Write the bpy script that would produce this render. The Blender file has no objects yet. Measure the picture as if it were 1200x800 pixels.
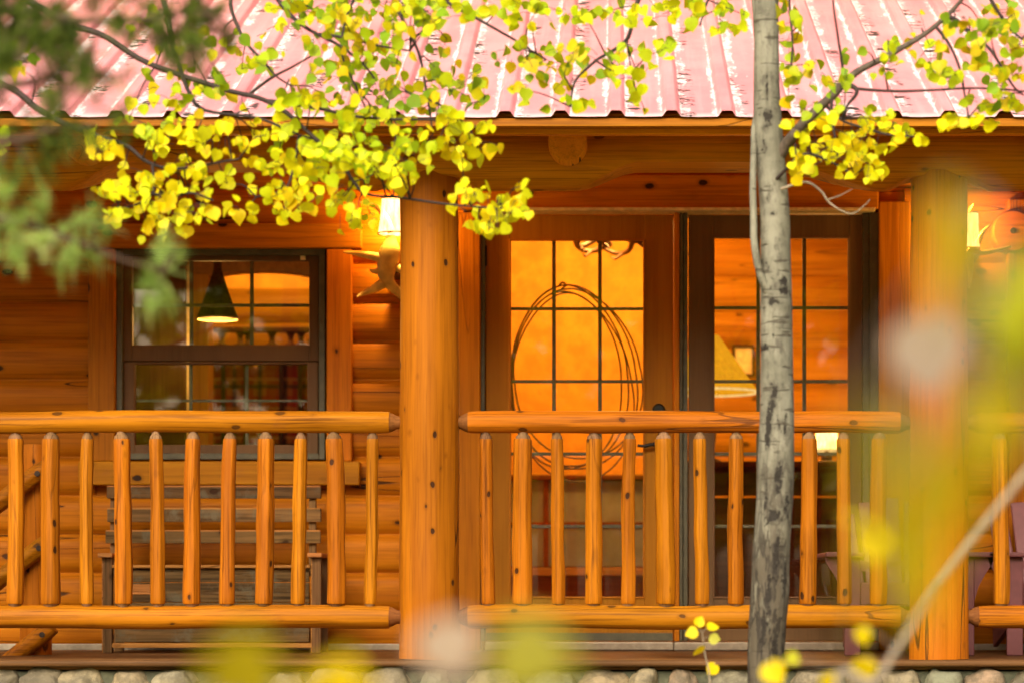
import bpy, bmesh, math, random
from mathutils import Vector, Matrix, noise
from math import radians as RAD, sin, cos, pi

random.seed(7)
S = bpy.context.scene
COL = S.collection
EYE = 0.25                       # camera height above the porch floor (floor is z = 0)
def W(px, py, Y):                # a point seen at (px, py) of the 1200-wide photo, Y metres from the camera
    return Vector(((px - 722) * Y / 2800, Y, EYE + (700 - py) * Y / 2800))
def X(px, Y): return (px - 722) * Y / 2800
def Z(py, Y): return EYE + (700 - py) * Y / 2800
YR, YW = 9.75, 11.30             # railing plane, log wall plane
GROUND = -1.2

# ------------------------------------------------------------------ objects
def tag(o, label=None, cat=None, group=None, kind=None):
    if label: o['label'] = label
    if cat: o['category'] = cat
    if group: o['group'] = group
    if kind: o['kind'] = kind
    return o
def thing(name, loc, label, cat, group=None):
    o = bpy.data.objects.new(name, None); COL.objects.link(o)
    o.location = loc; o.empty_display_size = 0.1
    return tag(o, label, cat, group)
def world_loc(o):
    v = Vector((0, 0, 0))
    while o is not None:
        v += o.location; o = o.parent
    return v

class MB:
    def __init__(s): s.v = []; s.f = []; s.sm = []; s.t = []; s.mi = []
    def add(s, vs, fs, smooth=False, tint=None):
        k = len(s.v); s.v += [tuple(p) for p in vs]
        for f in fs:
            s.f.append(tuple(i + k for i in f)); s.sm.append(smooth); s.t.append(tint or (1, 1, 1, 1)); s.mi.append(0)
        return s
    def join(s, o, slot):            # the faces of another builder, in material slot `slot`
        k = len(s.v); s.v += o.v; s.f += [tuple(i + k for i in f) for f in o.f]; s.sm += o.sm; s.t += o.t; s.mi += [slot] * len(o.f); return s
    def build(s, name, mat, parent=None, origin=None, tints=False, solid=0, more=()):
        me = bpy.data.meshes.new(name)
        base = world_loc(parent) if parent is not None else Vector(origin or (0, 0, 0))
        if parent is None:
            me.from_pydata([tuple(Vector(p) - base) for p in s.v], [], s.f)
        else:
            me.from_pydata(s.v, [], s.f)
        me.polygons.foreach_set('use_smooth', s.sm)
        if tints:
            a = me.attributes.new('tint', 'FLOAT_COLOR', 'FACE')
            a.data.foreach_set('color', [c for t in s.t for c in t])
        me.materials.append(mat)
        for m_ in more: me.materials.append(m_)
        if more: me.polygons.foreach_set('material_index', s.mi)
        me.update()
        o = bpy.data.objects.new(name, me); COL.objects.link(o)
        if parent is not None:
            o.parent = parent; o.location = -base
        else:
            o.location = base
        if solid:
            m = o.modifiers.new('thickness', 'SOLIDIFY'); m.thickness = solid; m.offset = 0
        return o
    # ---- shapes
    def box(s, x0, x1, y0, y1, z0, z1, b=0.004, seg=2, M=None):
        bm = bmesh.new(); bmesh.ops.create_cube(bm, size=1)
        sc = Vector((abs(x1 - x0), abs(y1 - y0), abs(z1 - z0))); c = Vector(((x0 + x1) / 2, (y0 + y1) / 2, (z0 + z1) / 2))
        for v in bm.verts: v.co = Vector((v.co.x * sc.x, v.co.y * sc.y, v.co.z * sc.z))
        b = min(b, min(sc) * 0.45)
        if b > 0: bmesh.ops.bevel(bm, geom=bm.edges[:], offset=b, segments=seg, affect='EDGES', profile=0.5)
        bm.verts.index_update()
        R = (M or Matrix.Identity(3))
        s.add([R @ v.co + c for v in bm.verts], [[v.index for v in f.verts] for f in bm.faces]); bm.free(); return s
    def tube(s, pts, radii, n=10, cap=True, nz=0.0, freq=6.0, seed=0.0, facet=0.0, smooth=True, tint=None, squash=None, poly=0):
        pts = [Vector(p) for p in pts]; m = len(pts)
        if not isinstance(radii, (list, tuple)): radii = [radii] * m
        t0 = (pts[1] - pts[0]).normalized()
        up = Vector((0, 0, 1)) if abs(t0.z) < 0.9 else Vector((1, 0, 0))
        u = t0.cross(up).normalized(); vs = []
        if poly:
            q = random.Random(int(seed * 1000) + poly)
            A = [2 * pi * (j + q.uniform(-0.22, 0.22)) / poly for j in range(poly)]; D = [q.uniform(0.95, 1.05) for _ in A]; ph = [q.uniform(0, 9) for _ in A]
        for i, p in enumerate(pts):
            t = (pts[min(i + 1, m - 1)] - pts[max(i - 1, 0)]).normalized()
            u = (u - t * u.dot(t)).normalized(); w = t.cross(u)
            for k in range(n):
                a = 2 * pi * k / n; d = u * cos(a) + w * sin(a); r = radii[i]
                if nz: r *= 1 + nz * noise.noise(Vector((p + d * r * 2)) * freq + Vector((seed, seed * 1.7, 0)))
                if poly: r *= 1.03 * sum((max(0.0, cos(a - A[j] - 0.12 * noise.noise(Vector((i * 0.08, ph[j], 0)))) / (D[j] * (1 + 0.035 * noise.noise(Vector((i * 0.11, ph[j], 4)))))) ** 26) for j in range(poly)) ** (-1 / 26)
                if facet: r *= 1 + facet * cos(6 * a + seed + 3 * noise.noise(Vector((i * 0.15, seed, 0))))
                if squash: d = Vector((d.x * squash[0], d.y * squash[1], d.z * squash[2]))
                vs.append(p + d * r)
        fs = [(i * n + k, i * n + (k + 1) % n, (i + 1) * n + (k + 1) % n, (i + 1) * n + k) for i in range(m - 1) for k in range(n)]
        s.add(vs, fs, smooth, tint)
        if cap:
            s.add(vs[:n], [tuple(range(n))], False, tint); s.add(vs[-n:], [tuple(range(n))[::-1]], False, tint)
        return s
    def lathe(s, c, prof, n=24, cap=False):
        vs = [Vector((c[0] + r * cos(2 * pi * k / n), c[1] + r * sin(2 * pi * k / n), c[2] + z)) for r, z in prof for k in range(n)]
        fs = [(i * n + k, i * n + (k + 1) % n, (i + 1) * n + (k + 1) % n, (i + 1) * n + k) for i in range(len(prof) - 1) for k in range(n)]
        s.add(vs, fs, True)
        if cap: s.add(vs[:n], [tuple(range(n))[::-1]]); s.add(vs[-n:], [tuple(range(n))])
        return s
    def prism(s, poly, y0, y1):          # polygon in XZ pushed along Y
        n = len(poly); a = [(p[0], y0, p[1]) for p in poly]; b = [(p[0], y1, p[1]) for p in poly]
        s.add(a + b, [tuple(range(n)), tuple(range(2 * n - 1, n - 1, -1))] + [(i, (i + 1) % n, n + (i + 1) % n, n + i) for i in range(n)])
        return s

def spline(pts, per=6):
    pts = [Vector(p) for p in pts]; P = [2 * pts[0] - pts[1]] + pts + [2 * pts[-1] - pts[-2]]; out = []
    for i in range(1, len(P) - 2):
        a, b, c, d = P[i - 1:i + 3]
        for k in range(per):
            t = k / per
            out.append(0.5 * (2 * b + (c - a) * t + (2 * a - 5 * b + 4 * c - d) * t * t + (3 * b - a - 3 * c + d) * t ** 3))
    out.append(pts[-1]); return out
def lerp(a, b, t): return a + (b - a) * t

# ------------------------------------------------------------------ materials
def newmat(name):
    m = bpy.data.materials.new(name); m.use_nodes = True; nt = m.node_tree; nt.nodes.clear()
    out = nt.nodes.new('ShaderNodeOutputMaterial'); return m, nt, out
class NT:
    def __init__(s, nt): s.nt = nt
    def n(s, t, **kw):
        x = s.nt.nodes.new('ShaderNode' + t)
        for k, v in kw.items():
            if hasattr(x, k) and k not in ('inputs',): setattr(x, k, v)
        return x
    def link(s, a, b): s.nt.links.new(a, b)
    def val(s, inp, v):
        if hasattr(v, 'is_output'): s.link(v, inp)
        else: inp.default_value = v
    def math(s, op, a, b=0.0, c=None, clamp=False):
        x = s.n('Math', operation=op); x.use_clamp = clamp
        s.val(x.inputs[0], a); s.val(x.inputs[1], b)
        if c is not None: s.val(x.inputs[2], c)
        return x.outputs[0]
    def step(s, v, lo, hi):              # smooth ramp of v between lo and hi
        x = s.n('MapRange'); x.interpolation_type = 'SMOOTHSTEP'; x.clamp = True
        s.val(x.inputs[0], v); x.inputs[1].default_value = lo; x.inputs[2].default_value = hi
        return x.outputs[0]
    def coords(s, scale=(1, 1, 1), kind='Object', loc=(0, 0, 0)):
        tc = s.n('TexCoord'); mp = s.n('Mapping'); mp.inputs['Scale'].default_value = scale; mp.inputs['Location'].default_value = loc
        s.link(tc.outputs[kind], mp.inputs[0]); return mp.outputs[0]
    def noise(s, vec, scale=1.0, detail=4, rough=0.55, dist=0.0):
        x = s.n('TexNoise'); s.link(vec, x.inputs['Vector']); x.inputs['Scale'].default_value = scale
        x.inputs['Detail'].default_value = detail; x.inputs['Roughness'].default_value = rough; x.inputs['Distortion'].default_value = dist
        return x.outputs['Fac']
    def vor(s, vec, scale=1.0, feature='F1'):
        x = s.n('TexVoronoi'); x.feature = feature; s.link(vec, x.inputs['Vector']); x.inputs['Scale'].default_value = scale; return x.outputs[0]
    def mix(s, fac, a, b, mode='MIX'):
        x = s.n('Mix'); x.data_type = 'RGBA'; x.blend_type = mode
        s.val(x.inputs[0], fac)
        for i, v in ((6, a), (7, b)):
            if isinstance(v, tuple): x.inputs[i].default_value = (*v[:3], 1)
            else: s.link(v, x.inputs[i])
        return x.outputs[2]
    def bsdf(s, out, col, rough=0.5, spec=0.5, bump=None, bs=0.3, bd=0.003, metal=0.0, coat=0.0):
        b = s.n('BsdfPrincipled')
        if isinstance(col, tuple): b.inputs['Base Color'].default_value = (*col[:3], 1)
        else: s.link(col, b.inputs['Base Color'])
        s.val(b.inputs['Roughness'], rough); b.inputs['Specular IOR Level'].default_value = spec; b.inputs['Metallic'].default_value = metal
        b.inputs['Coat Weight'].default_value = coat; b.inputs['Coat Roughness'].default_value = 0.3
        if bump is not None:
            bp = s.n('Bump'); bp.inputs['Strength'].default_value = bs; bp.inputs['Distance'].default_value = bd
            s.link(bump, bp.inputs['Height']); s.link(bp.outputs[0], b.inputs['Normal'])
        if out is not None: s.link(b.outputs[0], out.inputs[0])
        return b

def wood(name, light, dark, axis='X', knots=1.0, rough=0.5, crack=0.5, grain=1.0, loc=(0, 0, 0), worn=None, kscale=1.35, spec=0.10):
    m, nt, out = newmat(name); h = NT(nt)
    def sc(al, cr): return {'X': (al, cr, cr), 'Y': (cr, al, cr), 'Z': (cr, cr, al)}[axis]
    g1 = h.noise(h.coords(sc(0.7, 14), loc=loc), 1, 6, 0.6, 0.5)
    g2 = h.noise(h.coords(sc(2.2, 110), loc=loc), 1, 3, 0.6)
    big = h.noise(h.coords(sc(1.1, 2.5), loc=loc), 1, 2, 0.5)
    col = h.mix(h.step(g1, 0.30, 0.72), dark, light)
    col = h.mix(h.math('MULTIPLY', h.step(g2, 0.46, 0.70), 0.62 * grain), col, tuple(c * 0.5 for c in dark))
    col = h.mix(h.math('MULTIPLY', h.step(big, 0.42, 0.75), 0.45), col, tuple(min(1, c * 1.22) for c in light))
    col = h.mix(h.math('MULTIPLY', h.step(big, 0.48, 0.25), 0.35), col, tuple(c * 0.72 for c in dark))
    g3 = h.noise(h.coords(sc(1.6, 38), loc=(loc[0] + 2, loc[1], loc[2])), 1, 4, 0.65, 0.2)
    col = h.mix(h.math('MULTIPLY', h.step(g3, 0.55, 0.70), 0.40 * grain), col, tuple(c * 0.62 for c in dark))
    col = h.mix(h.math('MULTIPLY', h.step(g3, 0.42, 0.30), 0.30 * grain), col, (min(1, light[0] * 1.25), light[1] * 1.4, light[2] * 2.0))
    pt = h.noise(h.coords(sc(3.5, 9), loc=(loc[0], loc[1] + 4, loc[2])), 1, 5, 0.7)
    col = h.mix(h.math('MULTIPLY', h.step(pt, 0.60, 0.74), 0.35), col, (dark[0] * 0.75, dark[1] * 0.8, dark[1] * 0.25))
    kv = h.coords(sc(3.4 * kscale, 5.5 * kscale), loc=loc)
    nz = h.n('TexNoise'); h.link(kv, nz.inputs['Vector']); nz.inputs['Scale'].default_value = 2.2
    add = h.n('VectorMath', operation='MULTIPLY_ADD'); h.link(nz.outputs['Color'], add.inputs[0]); add.inputs[1].default_value = (0.16,) * 3; h.link(kv, add.inputs[2])
    kd = h.math('SUBTRACT', h.vor(add.outputs[0], 1.0), 0.045)
    ring = h.math('MULTIPLY', h.step(kd, 0.17, 0.07), 0.45 * knots)
    core = h.math('MULTIPLY', h.step(kd, 0.085, 0.055), 0.9 * knots)
    col = h.mix(ring, col, tuple(c * 0.55 for c in dark))
    col = h.mix(core, col, (0.035, 0.014, 0.006))
    cn = h.noise(h.coords(sc(0.35, 7), loc=(loc[0] + 5, loc[1] + 3, loc[2] + 9)), 1, 2, 0.5, 0.3)
    cw = h.math('ABSOLUTE', h.math('SUBTRACT', cn, 0.60))
    cr = h.math('MULTIPLY', h.step(cw, 0.006, 0.0015), crack)
    col = h.mix(cr, col, (0.03, 0.012, 0.005))
    if worn:
        wn = h.noise(h.coords((9, 9, 9)), 1, 5, 0.7)
        col = h.mix(h.math('MULTIPLY', h.step(wn, 0.5, 0.68), 0.8), col, worn)
    oi = h.n('ObjectInfo'); hv = h.n('HueSaturation'); h.link(col, hv.inputs['Color']); h.link(h.math('ADD', h.math('MULTIPLY', oi.outputs['Random'], 0.30), 0.83), hv.inputs['Value']); h.link(h.math('ADD', h.math('MULTIPLY', h.math('FRACT', h.math('MULTIPLY', oi.outputs['Random'], 7.3)), 0.014), 0.494), hv.inputs['Hue']); col = hv.outputs[0]
    hgt = h.math('SUBTRACT', h.math('ADD', h.math('MULTIPLY', g1, 0.7), h.math('MULTIPLY', g2, 0.3)), h.math('ADD', h.math('MULTIPLY', cr, 1.5), core))
    rr = h.math('ADD', h.math('MULTIPLY', g1, 0.25), rough - 0.1)
    h.bsdf(out, col, rr, spec, hgt, 0.6, 0.004)
    return m

RAILC = ((0.50, 0.168, 0.005), (0.32, 0.092, 0.003))
WALLC = ((0.56, 0.178, 0.005), (0.41, 0.112, 0.003))
M = {}
M['rail'] = wood('rail_wood', *RAILC, 'X', knots=0.8, crack=0.6, kscale=1.9, spec=0.12, grain=1.5)
M['baluster'] = wood('baluster_wood', *RAILC, 'Z', knots=1.0, crack=0.25, kscale=2.3, spec=0.12, grain=1.5)
M['tenon'] = wood('weathered_tenon', (0.30, 0.17, 0.09), (0.17, 0.085, 0.035), 'Z', knots=0.2, rough=0.7)
M['tenon_x'] = wood('weathered_rail_end', (0.24, 0.095, 0.025), (0.14, 0.05, 0.014), 'X', knots=0.2, rough=0.7)
M['post'] = wood('post_wood', (0.48, 0.158, 0.005), (0.34, 0.098, 0.003), 'Z', knots=1.0, crack=0.8, kscale=2.4, spec=0.12, grain=0.75)
M['beam'] = wood('beam_wood', (0.74, 0.285, 0.009), (0.56, 0.185, 0.005), 'X', knots=0.7)
M['log'] = wood('wall_log_wood', *WALLC, 'X', knots=1.0, crack=0.9)
M['log_room'] = wood('room_log_wood', (0.38, 0.18, 0.010), (0.27, 0.11, 0.005), 'X', knots=0.9)
M['board_x'] = wood('casing_wood_level', (0.52, 0.195, 0.006), (0.38, 0.128, 0.004), 'X', knots=1.1, crack=0.3)
M['board_z'] = wood('casing_wood_upright', (0.52, 0.172, 0.005), (0.37, 0.107, 0.003), 'Z', knots=1.1, crack=0.3)
M['fascia'] = wood('fascia_wood', (0.44, 0.165, 0.007), (0.31, 0.10, 0.004), 'X', knots=0.4)
M['endgrain'] = wood('end_grain', (0.72, 0.29, 0.018), (0.55, 0.19, 0.010), 'Y', knots=0, crack=0.9)
M['door_wood'] = wood('door_wood', (0.42, 0.155, 0.009), (0.34, 0.115, 0.006), 'Z', knots=0.0, crack=0, grain=0.5)
M['dark_frame'] = wood('dark_frame_paint', (0.155, 0.085, 0.038), (0.12, 0.064, 0.028), 'Z', knots=0, crack=0, grain=0.3)
M['deck'] = wood('deck_wood', (0.17, 0.082, 0.030), (0.10, 0.048, 0.018), 'X', knots=0.4)
M['bench'] = wood('bench_wood', (0.22, 0.12, 0.042), (0.085, 0.05, 0.02), 'X', knots=0.9, rough=0.7, grain=1.6, worn=(0.14, 0.12, 0.075))
M['bench_z'] = wood('bench_post_wood', (0.26, 0.13, 0.05), (0.11, 0.06, 0.026), 'Z', knots=0.7, rough=0.7, grain=1.6)
M['bench_edge'] = wood('bench_edge_wood', (0.50, 0.22, 0.06), (0.34, 0.14, 0.035), 'X', knots=0.3, rough=0.7)
M['room_dark'] = wood('dark_furniture', (0.075, 0.03, 0.012), (0.045, 0.018, 0.008), 'X', knots=0.1, crack=0)
M['room_red'] = wood('red_furniture', (0.24, 0.075, 0.022), (0.17, 0.05, 0.014), 'X', knots=0.1, crack=0)
M['room_pine'] = wood('pine_furniture', (0.55, 0.30, 0.08), (0.42, 0.2, 0.05), 'X', knots=0.3, crack=0)
M['pilaster'] = wood('door_surround_wood', (0.62, 0.33, 0.07), (0.5, 0.24, 0.045), 'Z', knots=0.2, crack=0)
M['door_brown'] = wood('brown_door', (0.13, 0.06, 0.025), (0.10, 0.045, 0.018), 'Z', knots=0, crack=0)

def plain(name, col, rough=0.5, metal=0.0, var=0.25, scale=25, spec=0.5, bs=0.15):
    m, nt, out = newmat(name); h = NT(nt)
    n1 = h.noise(h.coords((scale,) * 3), 1, 5, 0.6)
    n2 = h.noise(h.coords((scale * 0.15,) * 3), 1, 3, 0.6)
    c = h.mix(h.step(n1, 0.3, 0.75), tuple(x * (1 - var) for x in col), tuple(min(1, x * (1 + var)) for x in col))
    c = h.mix(h.math('MULTIPLY', h.step(n2, 0.4, 0.7), 0.5), c, tuple(x * (1 - var) for x in col))
    h.bsdf(out, c, rough, spec, n1, bs, 0.002, metal); return m
M['black'] = plain('black_hardware', (0.014, 0.012, 0.011), 0.35, 0.6)
M['jamb'] = plain('green_black_jamb', (0.085, 0.075, 0.036), 0.55)
M['flash'] = plain('pale_flashing', (0.74, 0.62, 0.34), 0.5)
M['sillmetal'] = plain('threshold_metal', (0.34, 0.28, 0.20), 0.4, 0.3)
M['plaster'] = plain('warm_plaster', (0.74, 0.37, 0.03), 0.8, var=0.20, scale=9)
M['plaster_wall'] = plain('tan_plaster', (0.50, 0.32, 0.12), 0.85, var=0.08, scale=4)
M['ceil'] = plain('room_ceiling', (0.45, 0.25, 0.10), 0.8)
M['roomfloor'] = plain('room_floor', (0.24, 0.11, 0.04), 0.5)
M['rope'] = plain('lasso_rope', (0.27, 0.165, 0.04), 0.9, var=0.4, scale=120)
M['antler'] = plain('antler_bone', (0.80, 0.48, 0.09), 0.5, var=0.3, scale=14)
M['antler_dark'] = plain('dark_antler', (0.085, 0.036, 0.012), 0.5, var=0.35, scale=14)
M['pendant'] = plain('pendant_metal', (0.10, 0.092, 0.055), 0.4, 0.5, var=0.5, scale=60)
M['mauve'] = plain('mauve_paint', (0.19, 0.058, 0.06), 0.5, var=0.12, scale=18)
M['nail'] = plain('screw_head', (0.05, 0.03, 0.02), 0.5, 0.5)
M['pane_grey'] = plain('clouded_glass_door', (0.33, 0.36, 0.26), 0.3, var=0.3, scale=5)
M['under'] = plain('porch_framing', (0.10, 0.055, 0.028), 0.8)
M['twig'] = plain('twig_bark', (0.034, 0.019, 0.015), 0.7, var=0.4, scale=40)
M['pinebark'] = plain('pine_bark', (0.12, 0.07, 0.045), 0.9, var=0.5, scale=25, bs=0.8)
M['mortar'] = plain('mortar', (0.10, 0.105, 0.065), 0.9, var=0.35, scale=30, bs=0.5)
M['limbgrey'] = plain('limb_bark', (0.10, 0.075, 0.055), 0.8, var=0.4, scale=50)
M['stemgrey'] = plain('sapling_stem_bark', (0.33, 0.27, 0.19), 0.7, var=0.3, scale=60)

def emit(name, col, strength, rimdark=False):
    m, nt, out = newmat(name); h = NT(nt)
    e = h.n('Emission'); e.inputs[0].default_value = (*col, 1)
    n1 = h.noise(h.coords((60, 60, 6)), 1, 3, 0.5)
    s = h.math('MULTIPLY', h.math('ADD', h.math('MULTIPLY', n1, 0.8), 0.6), strength)
    h.link(s, e.inputs[1]); h.link(e.outputs[0], out.inputs[0]); return m
def litshade(name, col, strength, open_):
    m, nt, out = newmat(name); h = NT(nt)
    e = h.n('Emission')
    n1 = h.noise(h.coords((90, 90, 14)), 1, 5, 0.7); n2 = h.noise(h.coords((14, 14, 14)), 1, 3, 0.6)
    h.link(h.mix(h.step(n1, 0.35, 0.7), (col[0], col[1] * 0.78, col[2] * 0.5), col), e.inputs[0])
    h.link(h.math('MULTIPLY', h.math('ADD', h.math('MULTIPLY', n2, 1.1), h.math('MULTIPLY', n1, 0.5)), strength), e.inputs[1])
    t = h.n('BsdfTransparent'); t.inputs[0].default_value = (1, 0.8, 0.5, 1)
    mx = h.n('MixShader'); mx.inputs[0].default_value = open_
    h.link(e.outputs[0], mx.inputs[1]); h.link(t.outputs[0], mx.inputs[2]); h.link(mx.outputs[0], out.inputs[0]); return m
M['shade_lit'] = litshade('lit_rawhide_shade', (1.0, 0.68, 0.27), 3.6, 0.4)
M['lamp_lit'] = litshade('lit_lamp_shade', (1.0, 0.66, 0.20), 3.6, 0.3)
M['bulb'] = emit('lit_bulb', (1.0, 0.50, 0.12), 2.5)
M['shade_tan'] = emit('tan_lamp_shade', (1.0, 0.40, 0.012), 0.42)
M['rim_lit'] = emit('lit_shade_rim', (1.0, 0.62, 0.2), 0.5)

def glass(name, refl=0.10, tint=(1, 1, 1)):
    m, nt, out = newmat(name); h = NT(nt)
    t = h.n('BsdfTransparent'); t.inputs[0].default_value = (*tint, 1)
    g = h.n('BsdfGlossy'); g.inputs[0].default_value = (1, 1, 1, 1); g.inputs['Roughness'].default_value = 0.02
    lw = h.n('LayerWeight'); lw.inputs[0].default_value = 0.25
    nv = h.noise(h.coords((1.5, 1.5, 1.5)), 1, 1)
    bp = h.n('Bump'); bp.inputs['Strength'].default_value = 0.02; bp.inputs['Distance'].default_value = 0.02; h.link(nv, bp.inputs['Height']); h.link(bp.outputs[0], g.inputs['Normal'])
    mx = h.n('MixShader'); h.link(h.math('ADD', h.math('MULTIPLY', lw.outputs['Fresnel'], 0.4), refl, clamp=True), mx.inputs[0])
    h.link(t.outputs[0], mx.inputs[1]); h.link(g.outputs[0], mx.inputs[2]); h.link(mx.outputs[0], out.inputs[0]); return m
M['glass'] = glass('window_glass', 0.024)

def roofmat():
    m, nt, out = newmat('faded_red_roof'); h = NT(nt)
    tc = h.n('TexCoord'); sp = h.n('SeparateXYZ'); h.link(tc.outputs['Object'], sp.inputs[0])
    x = sp.outputs[0]
    PITCH = 0.2125
    u = h.math('FRACT', h.math('DIVIDE', h.math('ADD', x, 10 * PITCH + 0.1 * PITCH), PITCH))   # rib centre at 0.1
    base = h.mix(h.step(h.noise(h.coords((3, 3, 3)), 1, 4, 0.6), 0.35, 0.7), (0.68, 0.25, 0.27), (0.74, 0.32, 0.335))
    streak = h.noise(h.coords((22, 1.1, 1.1)), 1, 3, 0.6)
    base = h.mix(h.math('MULTIPLY', h.step(streak, 0.45, 0.7), 0.35), base, (0.72, 0.42, 0.43))
    # patchy white glare next to the ribs and eave, painted into the colour
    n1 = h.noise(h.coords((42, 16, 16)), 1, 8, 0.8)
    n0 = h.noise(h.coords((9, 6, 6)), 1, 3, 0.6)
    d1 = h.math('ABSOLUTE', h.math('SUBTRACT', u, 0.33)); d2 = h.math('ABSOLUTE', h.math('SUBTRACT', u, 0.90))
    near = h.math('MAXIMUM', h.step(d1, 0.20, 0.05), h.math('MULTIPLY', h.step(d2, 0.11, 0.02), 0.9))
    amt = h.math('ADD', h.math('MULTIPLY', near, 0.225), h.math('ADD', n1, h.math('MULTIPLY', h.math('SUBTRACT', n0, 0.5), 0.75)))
    glare = h.step(amt, 0.68, 0.80)
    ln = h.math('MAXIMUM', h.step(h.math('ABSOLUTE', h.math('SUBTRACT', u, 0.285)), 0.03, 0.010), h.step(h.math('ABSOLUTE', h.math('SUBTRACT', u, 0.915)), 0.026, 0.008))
    glare = h.math('MAXIMUM', glare, h.math('MULTIPLY', ln, h.step(h.math('ADD', n1, h.math('MULTIPLY', h.math('SUBTRACT', n0, 0.5), 0.5)), 0.40, 0.52)))
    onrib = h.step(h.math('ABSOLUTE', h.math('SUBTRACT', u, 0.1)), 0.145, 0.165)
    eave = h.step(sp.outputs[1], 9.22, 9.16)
    glare = h.math('MAXIMUM', h.math('MULTIPLY', glare, onrib), h.math('MULTIPLY', eave, h.math('MULTIPLY', onrib, 0.6)))
    col = h.mix(h.math('MULTIPLY', glare, 0.74), base, (0.84, 0.78, 0.76))
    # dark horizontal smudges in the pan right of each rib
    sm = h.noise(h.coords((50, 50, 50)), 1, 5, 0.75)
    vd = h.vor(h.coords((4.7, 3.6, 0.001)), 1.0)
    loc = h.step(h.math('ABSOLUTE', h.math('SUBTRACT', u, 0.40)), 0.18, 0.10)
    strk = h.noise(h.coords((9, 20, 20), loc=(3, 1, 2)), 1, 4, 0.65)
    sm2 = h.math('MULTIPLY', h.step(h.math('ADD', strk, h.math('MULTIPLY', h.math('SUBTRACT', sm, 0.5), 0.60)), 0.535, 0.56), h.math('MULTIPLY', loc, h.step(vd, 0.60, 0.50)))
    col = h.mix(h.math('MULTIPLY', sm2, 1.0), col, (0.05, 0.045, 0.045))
    h.bsdf(out, col, h.math('ADD', h.math('MULTIPLY', n1, 0.3), 0.3), 0.5, n1, 0.15, 0.002)
    return m
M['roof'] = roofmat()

def leafmat(name, trans=0.5, sat=1.0):
    m, nt, out = newmat(name); h = NT(nt)
    a = h.n('Attribute'); a.attribute_name = 'tint'
    n1 = h.noise(h.coords((70, 70, 70)), 1, 3, 0.6)
    c = h.mix(h.math('MULTIPLY', h.step(n1, 0.45, 0.75), 0.22), a.outputs['Color'], (0.30, 0.22, 0.01))
    b = h.bsdf(None, c, 0.5, 0.2)
    t = h.n('BsdfTranslucent'); h.link(c, t.inputs[0])
    mx = h.n('MixShader'); mx.inputs[0].default_value = trans
    h.link(b.outputs[0], mx.inputs[1]); h.link(t.outputs[0], mx.inputs[2]); h.link(mx.outputs[0], out.inputs[0]); return m
M['leaf'] = leafmat('aspen_leaf', 0.34)
M['needle'] = leafmat('pine_needle', 0.25)

def stonemat():
    m, nt, out = newmat('river_stone'); h = NT(nt)
    oi = h.n('ObjectInfo')
    v = h.coords((1, 1, 1))
    n1 = h.noise(v, 9, 6, 0.65); n2 = h.noise(v, 55, 4, 0.7)
    cr = h.n('ValToRGB'); h.link(oi.outputs['Random'], cr.inputs[0]); e = cr.color_ramp
    e.elements[0].position = 0; e.elements[0].color = (0.31, 0.235, 0.13, 1)
    e.elements[1].position = 1; e.elements[1].color = (0.18, 0.205, 0.135, 1)
    for p, c in ((0.25, (0.36, 0.30, 0.18)), (0.45, (0.18, 0.15, 0.095)), (0.6, (0.36, 0.245, 0.155)), (0.8, (0.28, 0.26, 0.165))):
        x = e.elements.new(p); x.color = (*c, 1)
    c = h.mix(h.math('MULTIPLY', h.step(n1, 0.38, 0.62), 0.8), cr.outputs[0], (0.10, 0.085, 0.055))
    c = h.mix(h.math('MULTIPLY', h.step(n2, 0.55, 0.75), 0.4), c, (0.272, 0.238, 0.177))
    h.bsdf(out, c, 0.75, 0.35, h.math('ADD', n1, h.math('MULTIPLY', n2, 0.4)), 0.9, 0.014); return m
M['stone'] = stonemat()

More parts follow.
